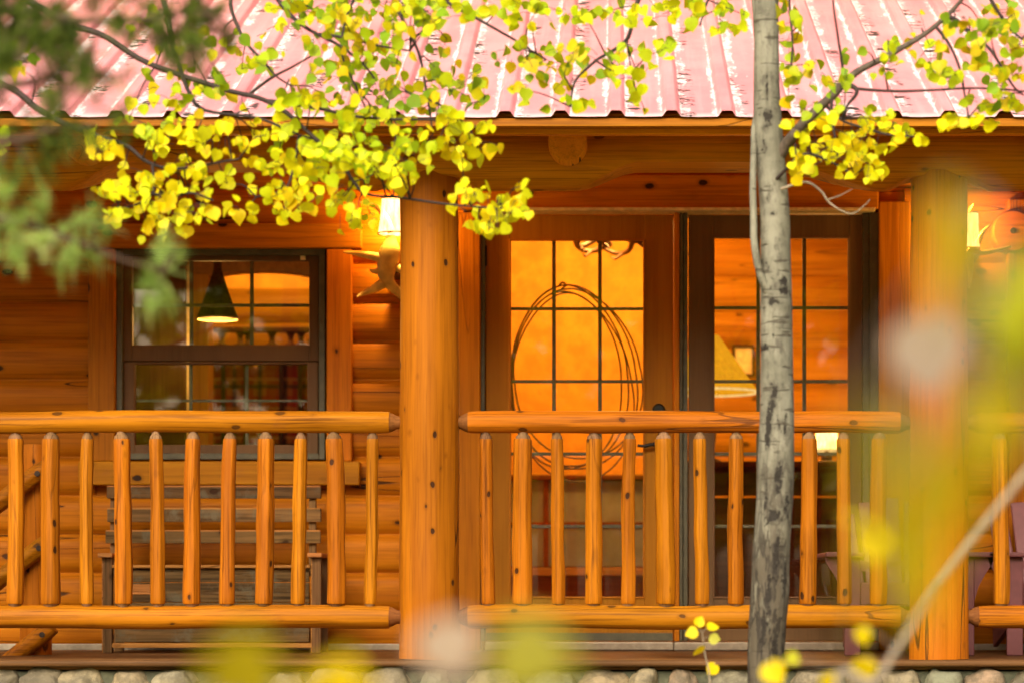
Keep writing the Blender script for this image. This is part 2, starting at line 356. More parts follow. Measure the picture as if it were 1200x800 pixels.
def barkmat():
    m, nt, out = newmat('aspen_bark'); h = NT(nt)
    v = h.coords((1, 1, 1)); tc = h.n('TexCoord'); sp = h.n('SeparateXYZ'); h.link(tc.outputs['Object'], sp.inputs[0]); z = sp.outputs[2]
    base = h.mix(h.step(h.noise(v, 5, 5, 0.6), 0.35, 0.7), (0.135, 0.132, 0.096), (0.255, 0.250, 0.192))
    blot = h.noise(h.coords((26, 26, 13)), 1, 7, 0.72)
    base = h.mix(h.math('MULTIPLY', h.step(blot, 0.48, 0.64), 0.75), base, (0.075, 0.068, 0.052))
    fine = h.noise(h.coords((60, 60, 220)), 1, 3, 0.6)
    base = h.mix(h.math('MULTIPLY', h.step(fine, 0.58, 0.75), 0.3), base, (0.33, 0.32, 0.25))
    len_ = h.noise(h.coords((9, 9, 60)), 1, 2, 0.5, 0.1)
    lm = h.math('MULTIPLY', h.step(len_, 0.62, 0.67), 0.75)
    col = h.mix(lm, base, (0.06, 0.05, 0.035))
    low = h.step(z, 1.0, 0.15)
    fis = h.noise(h.coords((24, 24, 5.5)), 1, 6, 0.72, 0.6)
    th = h.step(h.math('ADD', fis, h.math('MULTIPLY', low, 0.20)), 0.60, 0.67)
    fm = h.math('MULTIPLY', th, h.math('MULTIPLY', low, 0.9))
    col = h.mix(fm, col, (0.055, 0.045, 0.032))
    col = h.mix(h.math('MULTIPLY', low, 0.35), col, (0.16, 0.13, 0.085))
    ck = h.noise(h.coords((16, 16, 3.2), loc=(4, 4, 4)), 1, 5, 0.65, 0.8)
    cm = h.math('MULTIPLY', h.step(h.math('ABSOLUTE', h.math('SUBTRACT', ck, 0.52)), 0.05, 0.015), h.math('ADD', h.math('MULTIPLY', low, 0.8), 0.12))
    col = h.mix(cm, col, (0.03, 0.024, 0.018))
    a = h.n('Attribute'); a.attribute_name = 'scar'
    sn = h.noise(h.coords((55, 55, 38)), 1, 6, 0.75)
    col = h.mix(h.math('MULTIPLY', h.step(a.outputs['Fac'], 0.05, 1.0), 0.60), col, (0.06, 0.052, 0.040))
    scar = h.math('MULTIPLY', h.step(a.outputs['Fac'], 0.03, 0.25), h.step(h.math('ADD', a.outputs['Fac'], h.math('MULTIPLY', h.math('SUBTRACT', sn, 0.5), 2.6)), 0.55, 0.70))
    col = h.mix(h.math('MULTIPLY', scar, 0.95), col, (0.022, 0.018, 0.014))
    hg = h.math('SUBTRACT', h.math('ADD', blot, h.math('MULTIPLY', fine, 0.3)), h.math('ADD', h.math('MULTIPLY', fm, 1.2), h.math('ADD', scar, lm)))
    h.bsdf(out, col, 0.75, 0.3, hg, 0.6, 0.006); return m
M['bark'] = barkmat()

def groundmat():
    m, nt, out = newmat('leaf_litter_ground'); h = NT(nt)
    n1 = h.noise(h.coords((1.2, 1.2, 1.2)), 1, 5, 0.6); n2 = h.vor(h.coords((22, 22, 22)), 1)
    c = h.mix(h.step(n1, 0.35, 0.7), (0.16, 0.13, 0.04), (0.26, 0.19, 0.06))
    c = h.mix(h.step(n2, 0.45, 0.2), c, (0.42, 0.30, 0.04))
    h.bsdf(out, c, 0.9, 0.2, n2, 0.4, 0.01); return m
M['ground'] = groundmat()

def plaidmat():
    m, nt, out = newmat('plaid_quilt'); h = NT(nt)
    tc = h.n('TexCoord'); sp = h.n('SeparateXYZ'); h.link(tc.outputs['Object'], sp.inputs[0])
    def bars(c, per, lo, off=0.0):
        f = h.math('FRACT', h.math('ADD', h.math('DIVIDE', c, per), 100.0 + off)); return h.step(h.math('ABSOLUTE', h.math('SUBTRACT', f, 0.5)), lo + 0.04, lo)
    x, z = sp.outputs[0], sp.outputs[2]
    c = h.mix(h.math('MULTIPLY', bars(x, 0.15, 0.22), 0.75), (0.42, 0.20, 0.06), (0.34, 0.03, 0.02))
    c = h.mix(h.math('MULTIPLY', bars(z, 0.17, 0.20), 0.7), c, (0.36, 0.035, 0.025))
    c = h.mix(h.math('MULTIPLY', bars(x, 0.15, 0.06, 0.5), 0.7), c, (0.03, 0.045, 0.06))
    c = h.mix(h.math('MULTIPLY', bars(z, 0.17, 0.05, 0.45), 0.7), c, (0.03, 0.05, 0.045))
    c = h.mix(h.math('MULTIPLY', bars(z, 0.17, 0.03, 0.2), 0.6), c, (0.6, 0.42, 0.2))
    h.bsdf(out, c, 0.95, 0.1, h.noise(h.coords((90, 90, 90)), 1, 2), 0.3, 0.002); return m
M['plaid'] = plaidmat()

# ------------------------------------------------------------------ ground
g = MB(); N = 60
gv = []
for j in range(N + 1):
    for i in range(N + 1):
        a = (i / N - 0.5) * 2; b = (j / N - 0.5) * 2
        x = 150 * a * abs(a); y = 150 * b * abs(b) + 4
        z = GROUND + 0.10 * noise.noise(Vector((x * 0.35, y * 0.35, 0))) * (1 if y < 8 else 0.2)
        gv.append((x, y, z))
g.add(gv, [(j * (N + 1) + i, j * (N + 1) + i + 1, (j + 1) * (N + 1) + i + 1, (j + 1) * (N + 1) + i) for j in range(N) for i in range(N)], True)
tag(g.build('ground', M['ground']), kind='structure')

# ------------------------------------------------------------------ cabin
cabin = thing('log_cabin', (0, YW, GROUND), 'orange stained log cabin with covered porch, faded red metal roof and glazed doors', 'cabin')
def part(mb, name, mat, parent=None, **kw): return mb.build(name, M[mat], parent or cabin, **kw)

# porch floor and foundation (open to the ground behind the stone wall)
fl = MB()
yy = 9.52
while yy < YW - 0.02:
    fl.box(-4.3, 4.3, yy, min(yy + 0.136, YW + 0.02), -0.036, 0.0, 0.005); yy += 0.14
part(fl, 'porch_floor', 'deck')
part(MB().box(-4.3, 4.3, 9.468, 9.519, -0.022, 0.003, 0.010, 3), 'floor_edge', 'deck')
part(MB().box(-4.3, 4.3, 9.75, 11.35, -0.2, -0.037, 0).box(-4.3, 4.3, 11.3, 15.2, GROUND - 0.1, -0.04, 0), 'foundation', 'under')

# log wall: courses of half logs cut around the openings
PITCH = 0.183
WINX = (X(103, 11.27) , X(412, 11.27)); WINZ = (Z(567, 11.27), Z(262, 11.27))
DORX = (X(536, 11.27), X(1068, 11.27)); DORZ = (0.0, Z(206, 11.27))
OPEN = [(*WINX, *WINZ), (*DORX, *DORZ)]
wl = MB(); wr = random.Random(3)
WX0, WX1 = -4.25, 4.25
for k in range(24):
    z0 = 0.002 + PITCH * k; z1 = z0 + PITCH - 0.003
    segs = [(WX0, WX1)]
    for (ox0, ox1, oz0, oz1) in OPEN:
        if z1 > oz0 + 0.06 and z0 < oz1 - 0.06:
            new = []
            for a, b in segs:
                if ox0 + 0.03 > a: new.append((a, min(b, ox0 + 0.03)))
                if ox1 - 0.03 < b: new.append((max(a, ox1 - 0.03), b))
            segs = [(a, b) for a, b in new if b - a > 0.02]
    for a, b in segs:
        n = max(2, int((b - a) / 0.12)); prof = 9; vs = []
        for i in range(n + 1):
            x = lerp(a, b, i / n)
            dz = 0.006 * noise.noise(Vector((x * 1.3, k * 7.1, 0)))
            for j in range(prof):
                t = j / (prof - 1); bul = (1 - abs(2 * t - 1) ** 3.4)
                dy = 0.038 * bul ** 0.7 * (1 + 0.18 * noise.noise(Vector((x * 2.2, k * 3.3, t * 2))))
                zz = lerp(z0, z1, t) + dz * bul
                vs.append((x, YW + 0.012 - dy, zz))
        wl.add(vs, [(i * prof + j, (i + 1) * prof + j, (i + 1) * prof + j + 1, i * prof + j + 1) for i in range(n) for j in range(prof - 1)], True)
        for i0, fl_ in ((0, 1), (n, -1)):
            wl.add(vs[i0 * prof:(i0 + 1) * prof], [tuple(range(prof))[::fl_]])
# sheathing behind the logs, boxes round the openings
def wallbox(x0, x1, z0, z1): wl.box(x0, x1, YW + 0.010, YW + 0.16, z0, z1, 0)
WI = (X(137, YW), X(380, YW), Z(535, YW), Z(291, YW))     # window hole
DI = (X(566, YW), X(1030, YW), 0.0, Z(250, YW))           # doors hole
wallbox(WX0, WI[0], 0, 4.4); wallbox(WI[1], DI[0], 0, 4.4); wallbox(DI[1], WX1, 0, 4.4)
wallbox(WI[0], WI[1], 0, WI[2]); wallbox(WI[0], WI[1], WI[3], 4.4); wallbox(DI[0], DI[1], DI[3], 4.4)
wl.box(WX0, WX0 + 0.15, YW + 0.16, 15.2, 0, 4.4, 0).box(WX1 - 0.15, WX1, YW + 0.16, 15.2, 0, 4.4, 0).box(WX0, WX1, 15.05, 15.2, 0, 4.4, 0)
part(wl, 'wall', 'log')
for a_, b_ in ((-4.25, DORX[0]), (DORX[1], 4.25)): part(MB().box(a_, b_, YW - 0.075, YW - 0.046, 0.004, 0.034, 0.003), 'base_flashing', 'sillmetal')

# casings
def boards(name, mat, *bs):
    m = MB()
    for (x0, x1, z0, z1, y0, y1) in bs: m.box(x0, x1, y0, y1, z0, z1, 0.006)
    return part(m, name, mat)
yb0, yb1 = YW - 0.065, YW + 0.02
boards('window_casing', 'board_z', (X(103, yb0), X(134.5, yb0), Z(540, yb0) , Z(291.4, yb0), yb0, yb1))
boards('window_casing', 'board_z', (X(382.5, yb0), X(412, yb0), Z(540, yb0), Z(291.4, yb0), yb0, yb1))
boards('window_casing', 'board_x', (X(95, yb0), X(424, yb0), Z(291, yb0), Z(262, yb0), yb0 - 0.006, yb1))
boards('window_sill', 'board_x', (X(93, yb0), X(422, yb0), Z(568, yb0), Z(540.4, yb0), yb0 - 0.03, yb1))
boards('door_casing', 'board_z', (X(533, yb0), X(563, yb0), 0.001, Z(248.6, yb0), yb0, yb1))
boards('door_casing', 'board_z', (X(1030, yb0), X(1067, yb0), 0.001, Z(236, yb0), yb0, yb1))
boards('door_header', 'board_x', (X(533, yb0) , X(1029.5, yb0), Z(248, yb0) + 0.012, Z(205, yb0), yb0 - 0.004, yb1))
part(MB().box(X(566, yb0), X(1025, yb0), yb0 - 0.035, yb1, Z(248.3, yb0), Z(244.5, yb0), 0.002), 'head_flashing', 'flash')
boards('corner_board', 'board_z', (X(1181, yb0), X(1216, yb0), 0.05, 2.12, yb0 - 0.02, yb1))
# end of a crossing wall log
cl = MB(); c0 = W(1187, 271, 11.2)
cl.tube([(c0.x, 11.195, c0.z), (c0.x, 11.2, c0.z), (c0.x, 11.215, c0.z), (c0.x, YW + 0.05, c0.z)], [0.090, 0.097, 0.101, 0.103], 28, True, 0.05, 5)
clo = part(cl, 'log_end', 'log')
part(MB().tube([(c0.x, 11.19, c0.z + 0.002), (c0.x, 11.21, c0.z)], [0.014, 0.016], 12, True, 0.2, 30), 'knot', 'nail', clo)

# main wall above the porch roof is part of the wall mesh; a big roof closes the house
mr = MB()
mr.add([(-4.7, 10.6, 4.25), (4.7, 10.6, 4.25), (4.7, 13.2, 5.7), (-4.7, 13.2, 5.7), (4.7, 15.8, 4.25), (-4.7, 15.8, 4.25)], [(0, 1, 2, 3), (3, 2, 4, 5)])
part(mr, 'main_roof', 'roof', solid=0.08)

# posts
for px in (-94, 502.5, 1100, 1697):
    pm = MB(); xp = X(px, YR); sd = px * 0.01
    n = 40; pts = [(xp + 0.004 * noise.noise(Vector((i * 0.2, sd, 0))), YR, lerp(0.001, 1.975, i / n)) for i in range(n + 1)]
    pm.tube(pts, [0.1125 * (1.05 - 0.05 * i / n) for i in range(n + 1)], 64, True, 0.035, 2.6, sd, poly=13)
    po = part(pm, 'post', 'post')
    if px == 1100:      # the long drying split down this post
        ck = MB(); cp = []
        for i, (qx, qy) in enumerate(((1101, 505), (1098, 545), (1094, 590), (1091, 625), (1087, 670), (1084, 715), (1079, 770))):
            x = X(qx, YR - 0.11); cp.append((x, YR - math.sqrt(0.1135 ** 2 - (x - xp) ** 2) + 0.0005, Z(qy, YR - 0.11)))
        cp = spline(cp, 5); ck.tube(cp, [0.0008 + 0.0030 * sin(pi * i / (len(cp) - 1)) ** 0.6 for i in range(len(cp))], 6, True, 0.3, 40, 2)
        part(ck, 'drying_split', 'black', po)

# beam: a round log with flat arches cut between the posts
bz, br = Z(186, YR), 0.130
PX = [X(p, YR) for p in (-94, 502.5, 1100, 1697)]
def beam_bottom(x):
    full = bz - br
    d = min(abs(x - p) for p in PX)
    if d < 0.125: return 1.955
    if d < 0.21: return lerp(1.955, full, (d - 0.125) / 0.085)
    for a, b in zip(PX, PX[1:]):
        if a < x < b:
            s0, s1 = a + 0.58, b - 0.22
            t = min(max((x - s0) / 0.28, 0), 1) * min(max((s1 - x) / 0.45, 0), 1)
            t = t * t * (3 - 2 * t)
            return lerp(full, bz - 0.036, t)
    return full
bm_ = MB(); n = 220; k = 40; vs = []
for i in range(n + 1):
    x = lerp(-4.3, 4.3, i / n); zb = beam_bottom(x)
    for j in range(k):
        a = 2 * pi * j / k
        r = br * (1 + 0.05 * noise.noise(Vector((x * 1.6, cos(a) * 1.5, sin(a) * 1.5 + 4))))
        y, z = r * cos(a), r * sin(a)
        z = max(bz + z, zb)
        vs.append((x, YR + y, z))
bm_.add(vs, [(i * k + j, (i + 1) * k + j, (i + 1) * k + (j + 1) % k, i * k + (j + 1) % k) for i in range(n) for j in range(k)], True)
bm_.add(vs[:k], [tuple(range(k))[::-1]]); bm_.add(vs[-k:], [tuple(range(k))])
bo = part(bm_, 'beam', 'beam')
md = bo.modifiers.new('edges', 'EDGE_SPLIT'); md.split_angle = RAD(40)

# eave: fascia, soffit, purlin ends, metal roof
TAN = 0.47; YE, ZE = 9.15, Z(137, 9.15); ang = math.atan(TAN); YT = 11.20
part(MB().box(-4.35, 4.35, 9.165, 9.225, ZE - 0.034, ZE - 0.0025, 0.003), 'fascia', 'fascia')
part(MB().box(-4.35, 4.35, 9.232, 9.27, ZE - 0.052, ZE + 0.003, 0.004), 'sub_fascia', 'beam')
sf = MB()
for i in range(14):
    ya = 9.23 + i * 0.15; yb = ya + 0.147
    if ya > YW: break
    za, zb_ = ZE - 0.004 + TAN * (ya - YE), ZE - 0.004 + TAN * (yb - YE)
    p = [(ya, za - 0.03), (yb, zb_ - 0.03), (yb, zb_ - 0.006), (ya, za - 0.006)]
    v = [(-4.35, y, z) for y, z in p] + [(4.35, y, z) for y, z in p]
    sf.add(v, [(0, 1, 2, 3), (7, 6, 5, 4), (0, 4, 5, 1), (1, 5, 6, 2), (2, 6, 7, 3), (3, 7, 4, 0)])
part(sf, 'porch_ceiling', 'beam')
part(MB().box(-4.3, 4.3, YR - 0.02, YR + 0.03, bz + 0.10, ZE + TAN * (YR - YE) - 0.035, 0), 'light_stop_board', 'beam')  # unseen board, added to block light through the gap above the beam
for px in (97, 665, 1233):
    pm = MB(); c = W(px, 166, 9.53)
    pm.tube([(c.x, 9.53, c.z), (c.x, 9.536, c.z), (c.x, 9.70, c.z)], [0.074, 0.079, 0.080], 28, True, 0.04, 8, px)
    pm.box(c.x - 0.004, c.x + 0.055, 9.527, 9.533, c.z + 0.008, c.z + 0.0105, 0)
    part(pm, 'purlin_end', 'endgrain')
rf = MB(); RP = 0.2125; prof = []
x = -21 * RP
while x < 21 * RP:
    prof += [(x - 0.038, 0), (x - 0.033, 0.003), (x - 0.022, 0.020), (x - 0.016, 0.0235), (x + 0.016, 0.0235), (x + 0.022, 0.020), (x + 0.033, 0.003), (x + 0.038, 0), (x + 0.106, -0.0015)]
    x += RP
rows = 14; vs = []
for i in range(rows + 1):
    t = i / rows; y = lerp(YE, YT, t)
    for px_, pz in prof:
        wob = 0.0025 * noise.noise(Vector((px_ * 3, y * 4, 0)))
        vs.append((px_, y - pz * sin(ang), ZE + TAN * (y - YE) + pz * cos(ang) + wob))
m_ = len(prof)
rf.add(vs, [(i * m_ + j, i * m_ + j + 1, (i + 1) * m_ + j + 1, (i + 1) * m_ + j) for i in range(rows) for j in range(m_ - 1)])
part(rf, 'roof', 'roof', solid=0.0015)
part(MB().box(-4.34, 4.34, YT - 0.03, YT + 0.03, ZE + TAN * (YT - YE) + 0.004, ZE + TAN * (YT - YE) + 0.05, 0.004), 'roof_flashing', 'dark_frame')

# ---- window
def frame_mb(x0, x1, z0, z1, w, y0, y1, b=0.004, wb=None, wt=None):
    m = MB(); wb = wb or w; wt = wt or w
    m.box(x0, x0 + w, y0, y1, z0, z1, b).box(x1 - w, x1, y0, y1, z0, z1, b)
    m.box(x0 + w - 0.001, x1 - w + 0.001, y0 + 0.001, y1, z0 + 0.0005, z0 + wb, b).box(x0 + w - 0.001, x1 - w + 0.001, y0 + 0.001, y1, z1 - wt, z1 - 0.0005, b); return m
yw0 = YW - 0.035
win = part(frame_mb(X(136, yw0), X(381, yw0), Z(538, yw0), Z(291.5, yw0), 0.030, yw0, YW + 0.10), 'window', 'jamb')
ys = YW - 0.010
def pane(x0, x1, z0, z1, y, parent): return part(MB().box(x0, x1, y, y + 0.005, z0, z1, 0), 'pane', 'glass', parent)
xs0, xs1 = X(143.5, ys), X(373.5, ys)
up = part(frame_mb(xs0, xs1, Z(423, ys), Z(297, ys), 0.046, ys, ys + 0.04, wt=0.034, wb=0.076), 'upper_sash', 'dark_frame', win)
lo = part(frame_mb(xs0 + 0.004, xs1 - 0.004, Z(533, ys), Z(423.5, ys), 0.052, ys + 0.006, ys + 0.045, wt=0.012, wb=0.05), 'lower_sash', 'dark_frame', win)
pane(xs0 + 0.04, xs1 - 0.04, Z(410, ys), Z(303, ys), ys + 0.02, win)
pane(xs0 + 0.05, xs1 - 0.05, Z(525, ys), Z(425, ys), ys + 0.026, win)
mu = MB()
for px in (223, 294): mu.box(X(px - 2.2, ys), X(px + 2.2, ys), ys + 0.026, ys + 0.036, Z(410, ys), Z(303, ys), 0.001)
mu.box(xs0 + 0.04, xs1 - 0.04, ys + 0.0265, ys + 0.0355, Z(358.8, ys), Z(355, ys), 0.001)
part(mu, 'muntin_grid', 'jamb', win)
mu = MB()
for px in (222, 288): mu.box(X(px - 2, ys), X(px + 2, ys), ys + 0.033, ys + 0.042, Z(525, ys), Z(425, ys), 0.001)
mu.box(xs0 + 0.05, xs1 - 0.05, ys + 0.0335, ys + 0.0415, Z(470, ys), Z(467, ys), 0.001)
part(mu, 'muntin_grid', 'jamb', win)
part(MB().box(X(352, ys), X(358, ys), ys - 0.006, ys + 0.003, Z(305, ys), Z(300, ys), 0.001), 'sash_latch', 'flash', win)

# ---- doors
yd = YW - 0.03
def door(name_mat, xo0, xo1, gx0, gx1, gtop, gbot, vx, hy, label):
    top = Z(252, yd)
    z0 = 0.045
    m = MB()
    m.box(X(xo0, yd), X(gx0, yd), yd, yd + 0.045, z0, top, 0.004)
    m.box(X(gx1, yd), X(xo1, yd), yd, yd + 0.045, z0, top, 0.004)
    m.box(X(gx0, yd) - 0.001, X(gx1, yd) + 0.001, yd + 0.001, yd + 0.044, Z(gtop, yd), top - 0.001, 0.004)
    m.box(X(gx0, yd) - 0.001, X(gx1, yd) + 0.001, yd + 0.001, yd + 0.044, z0 + 0.001, Z(gbot, yd), 0.004)
    d = part(m, 'door', name_mat); d['label'] = label
    # glazing bead
    b = 0.010; x0, x1, zb, zt = X(gx0, yd), X(gx1, yd), Z(gbot, yd), Z(gtop, yd)
    part(frame_mb(x0 - 0.004, x1 + 0.004, zb - 0.004, zt + 0.004, b, yd - 0.007, yd + 0.01, 0.003), 'glazing_bead', name_mat, d)
    part(MB().box(x0 - 0.001, x1 + 0.001, yd + 0.018, yd + 0.023, zb - 0.001, zt + 0.001, 0), 'pane', 'glass', d)
    mu = MB()
    for px in vx: mu.box(X(px - 2.3, yd), X(px + 2.3, yd), yd + 0.026, yd + 0.036, zb, zt, 0.001)
    for py in hy: mu.box(x0, x1, yd + 0.0265, yd + 0.0355, Z(py + 1.9, yd), Z(py - 1.9, yd), 0.001)
    part(mu, 'muntin_grid', 'jamb', d)
    return d
d1 = door('door_wood', 569, 789, 597.5, 755, 281, 700, (649, 703), (361, 446, 531, 616), 'brown wooden door with black lever and large glass grid')
d2 = door('dark_frame', 807, 1010, 836, 995, 278, 700, (889, 943), (360, 446, 531, 616), 'dark brown glazed door')
hb = MB(); c = W(772, 521, yd - 0.01)
hb.tube([(c.x, yd + 0.002, c.z), (c.x, yd - 0.006, c.z)], [0.024, 0.022], 16); hb.tube([(c.x, yd, c.z), (c.x, yd - 0.045, c.z)], 0.009, 10)
hb.tube(spline([(c.x + 0.008, yd - 0.045, c.z + 0.002), (c.x - 0.03, yd - 0.047, c.z), (c.x - 0.07, yd - 0.046, c.z - 0.007), (c.x - 0.10, yd - 0.042, c.z - 0.004)]), [0.012] * 6 + [0.009] * 6 + [0.007] * 7, 10, squash=(1, 0.7, 1))
part(hb, 'door_handle', 'black', d1)
c = W(772, 480, yd)
part(MB().tube([(c.x, yd + 0.002, c.z), (c.x, yd - 0.012, c.z), (c.x, yd - 0.018, c.z)], [0.031, 0.029, 0.022], 20), 'deadbolt', 'black', d1)
part(MB().box(X(569, yd) + 0.002, X(789, yd) - 0.002, yd - 0.004, yd - 0.001, 0.048, 0.085, 0.001), 'kick_strip', 'jamb', d1)
for py in (300, 500, 700): part(MB().box(X(569.3, yd) - 0.006, X(569.3, yd) + 0.006, yd - 0.008, yd + 0.0, Z(py + 12, yd), Z(py - 12, yd), 0.003), 'hinge', 'black', d1)
# door frames
yj = YW - 0.05
def jamb(px0, px1, mat, y0=yj, zt=249.5): part(MB().box(X(px0, y0), X(px1, y0), y0, YW + 0.12, 0.046, Z(zt, y0), 0.004), 'door_jamb', mat)
jamb(563.4, 568.2, 'jamb', yj - 0.004); jamb(790, 796, 'board_z', yj - 0.008); jamb(796.3, 800, 'jamb', yj); jamb(800.3, 806, 'jamb', yj + 0.015); jamb(1011, 1019, 'jamb', yj + 0.015); jamb(1019.3, 1029.7, 'jamb', yj)
part(MB().box(X(569, yj), X(789, yj), yj - 0.03, YW + 0.12, 0.004, 0.043, 0.005).box(X(789.4, yj), X(1029, yj), yj - 0.035, YW + 0.12, 0.003, 0.042, 0.005), 'threshold', 'sillmetal')

# ---- rooms behind the glass
RY0 = YW + 0.17
room = MB().box(-4.0, 4.0, RY0, 14.9, -0.03, 0.012, 0); part(room, 'room_floor', 'roomfloor')
part(MB().box(-4.0, 4.0, RY0, 14.9, 2.72, 2.76, 0), 'room_ceiling', 'ceil')
part(MB().box(-1.10, -1.00, RY0, 14.55, 0.012, 2.72, 0), 'room_partition', 'plaster')
part(MB().box(-1.0, 0.36, 14.20, 14.28, 0.012, 2.72, 0).box(-4.0, -1.1, 14.62, 14.68, 2.12, 2.72, 0), 'plaster_wall', 'plaster')
def room_logs(x0, x1, y, z0, z1):
    m = MB(); z = z0; r = 0
    while z < z1:
        pts = []
        for j in range(7):
            t = j / 6; pts.append((y - 0.04 * (1 - abs(2 * t - 1) ** 2.5), z + 0.21 * t))
        m.add([(x0, a, b) for a, b in pts] + [(x1, a, b) for a, b in pts], [(j, j + 7, j + 8, j + 1) for j in range(6)], True); z += 0.212
    m.box(x0, x1, y + 0.002, y + 0.06, z0, z1, 0)
    part(m, 'room_log_wall', 'log_room')
room_logs(0.36, 4.0, 14.05, 0.02, 2.7)
room_logs(-4.0, -1.1, 14.60, 0.02, 2.10)
part(MB().box(X(158, 12.6), X(219, 12.6), 12.55, 12.62, 0.013, 2.2, 0.004), 'room_door', 'door_brown')
part(MB().box(X(220, 12.6), X(223.5, 12.6), 12.56, 12.61, 0.013, 2.0, 0.002), 'room_door_edge', 'flash')
part(MB().box(X(224.5, 13.3), X(246, 13.3), 13.25, 13.42, 0.013, Z(322, 13.3), 0.004), 'arch_jamb', 'pilaster')
ar = MB(); xa0, xa1, zc, zs = X(222, 13.3), X(392, 13.3), Z(318, 13.3), Z(340, 13.3)
xm, hw, ht = (xa0 + xa1) / 2 + 0.02, (xa1 - xa0) / 2, zc - zs
poly = [(-4.0, 2.715), (-4.0, zs)] + [(lerp(xa0, xa1, i / 24), zs + ht * math.sqrt(max(0, 1 - ((lerp(xa0, xa1, i / 24) - (xa0 + xa1) / 2) / hw) ** 2))) for i in range(25)] + [(-1.11, zs), (-1.11, 2.715)]
for i in range(2, 26):       # split into strips so the concave arch fills cleanly
    a, b = poly[i], poly[i + 1]
    ar.prism([(a[0], 2.715), a, b, (b[0], 2.715)], 13.26, 13.40)
ar.prism([(-4.0, 2.715), (-4.0, zs), (xa0, zs), (xa0, 2.715)], 13.26, 13.40); ar.prism([(xa1, 2.715), (xa1, zs), (-1.11, zs), (-1.11, 2.715)], 13.26, 13.40)
part(ar, 'room_arch', 'ceil')

# ------------------------------------------------------------------ stone wall under the porch
sw = thing('stone_wall', (0, 9.7, GROUND), 'low wall of rounded river stones in grey mortar under the porch edge', 'wall')
part(MB().box(-4.3, 4.3, 9.530, 9.745, GROUND - 0.1, -0.042, 0.01), 'mortar', 'mortar', sw)
sr = random.Random(12)
def stone(cx, cz, w, h, d, seed):
    bm = bmesh.new(); bmesh.ops.create_icosphere(bm, subdivisions=4, radius=1)
    rot = sr.uniform(-0.22, 0.22); vs = []
    for v in bm.verts:
        p = v.co.copy(); q = Vector((abs(p.x) ** 0.8 * (1 if p.x > 0 else -1), p.y, abs(p.z) ** 0.8 * (1 if p.z > 0 else -1)))
        r = 1 + 0.34 * noise.noise(p * 1.2 + Vector((seed, 0, 0))) + 0.07 * noise.noise(p * 4 + Vector((0, seed, 0)))
        q = Vector((q.x * w * r, q.y * d * r, q.z * h * r))
        q = Matrix.Rotation(rot, 3, 'Y') @ q
        vs.append(q + Vector((cx, 9.535, cz)))
    bm.verts.index_update(); m = MB().add(vs, [[v.index for v in f.verts] for f in bm.faces], True); bm.free()
    return part(m, 'river_stone', 'stone', sw)
tops = [(-60, 50), (5, 44), (52, 70), (96, 50), (152, 52), (208, 62), (278, 60), (338, 42), (394, 66), (455, 58), (510, 36), (582, 72), (645, 60), (708, 66), (755, 34), (797, 40), (860, 66), (955, 70), (1010, 44), (1055, 50), (1101, 48), (1153, 52), (1203, 48), (1262, 60)]
for i, (px, wpx) in enumerate(tops):
    w = wpx / 2 * 9.55 / 2800
    hh = 0.085 + 0.03 * sr.random()
    ztop = Z(781 + sr.uniform(0, 4), 9.5)
    stone(X(px, 9.55), ztop - hh, w * 1.0, hh, 0.06 + 0.02 * sr.random(), i * 3.7)
xx = -2.6; i = 0
for row in (1, 2, 3, 4):
    xx = -2.7 + 0.1 * row
    while xx < 1.9:
        w = sr.uniform(0.09, 0.15)
        stone(xx + w, -0.12 - 0.235 * row + sr.uniform(-0.02, 0.02), w * 0.98, sr.uniform(0.095, 0.118), 0.07, 90 + xx * 9 + row); xx += 2 * w + 0.01

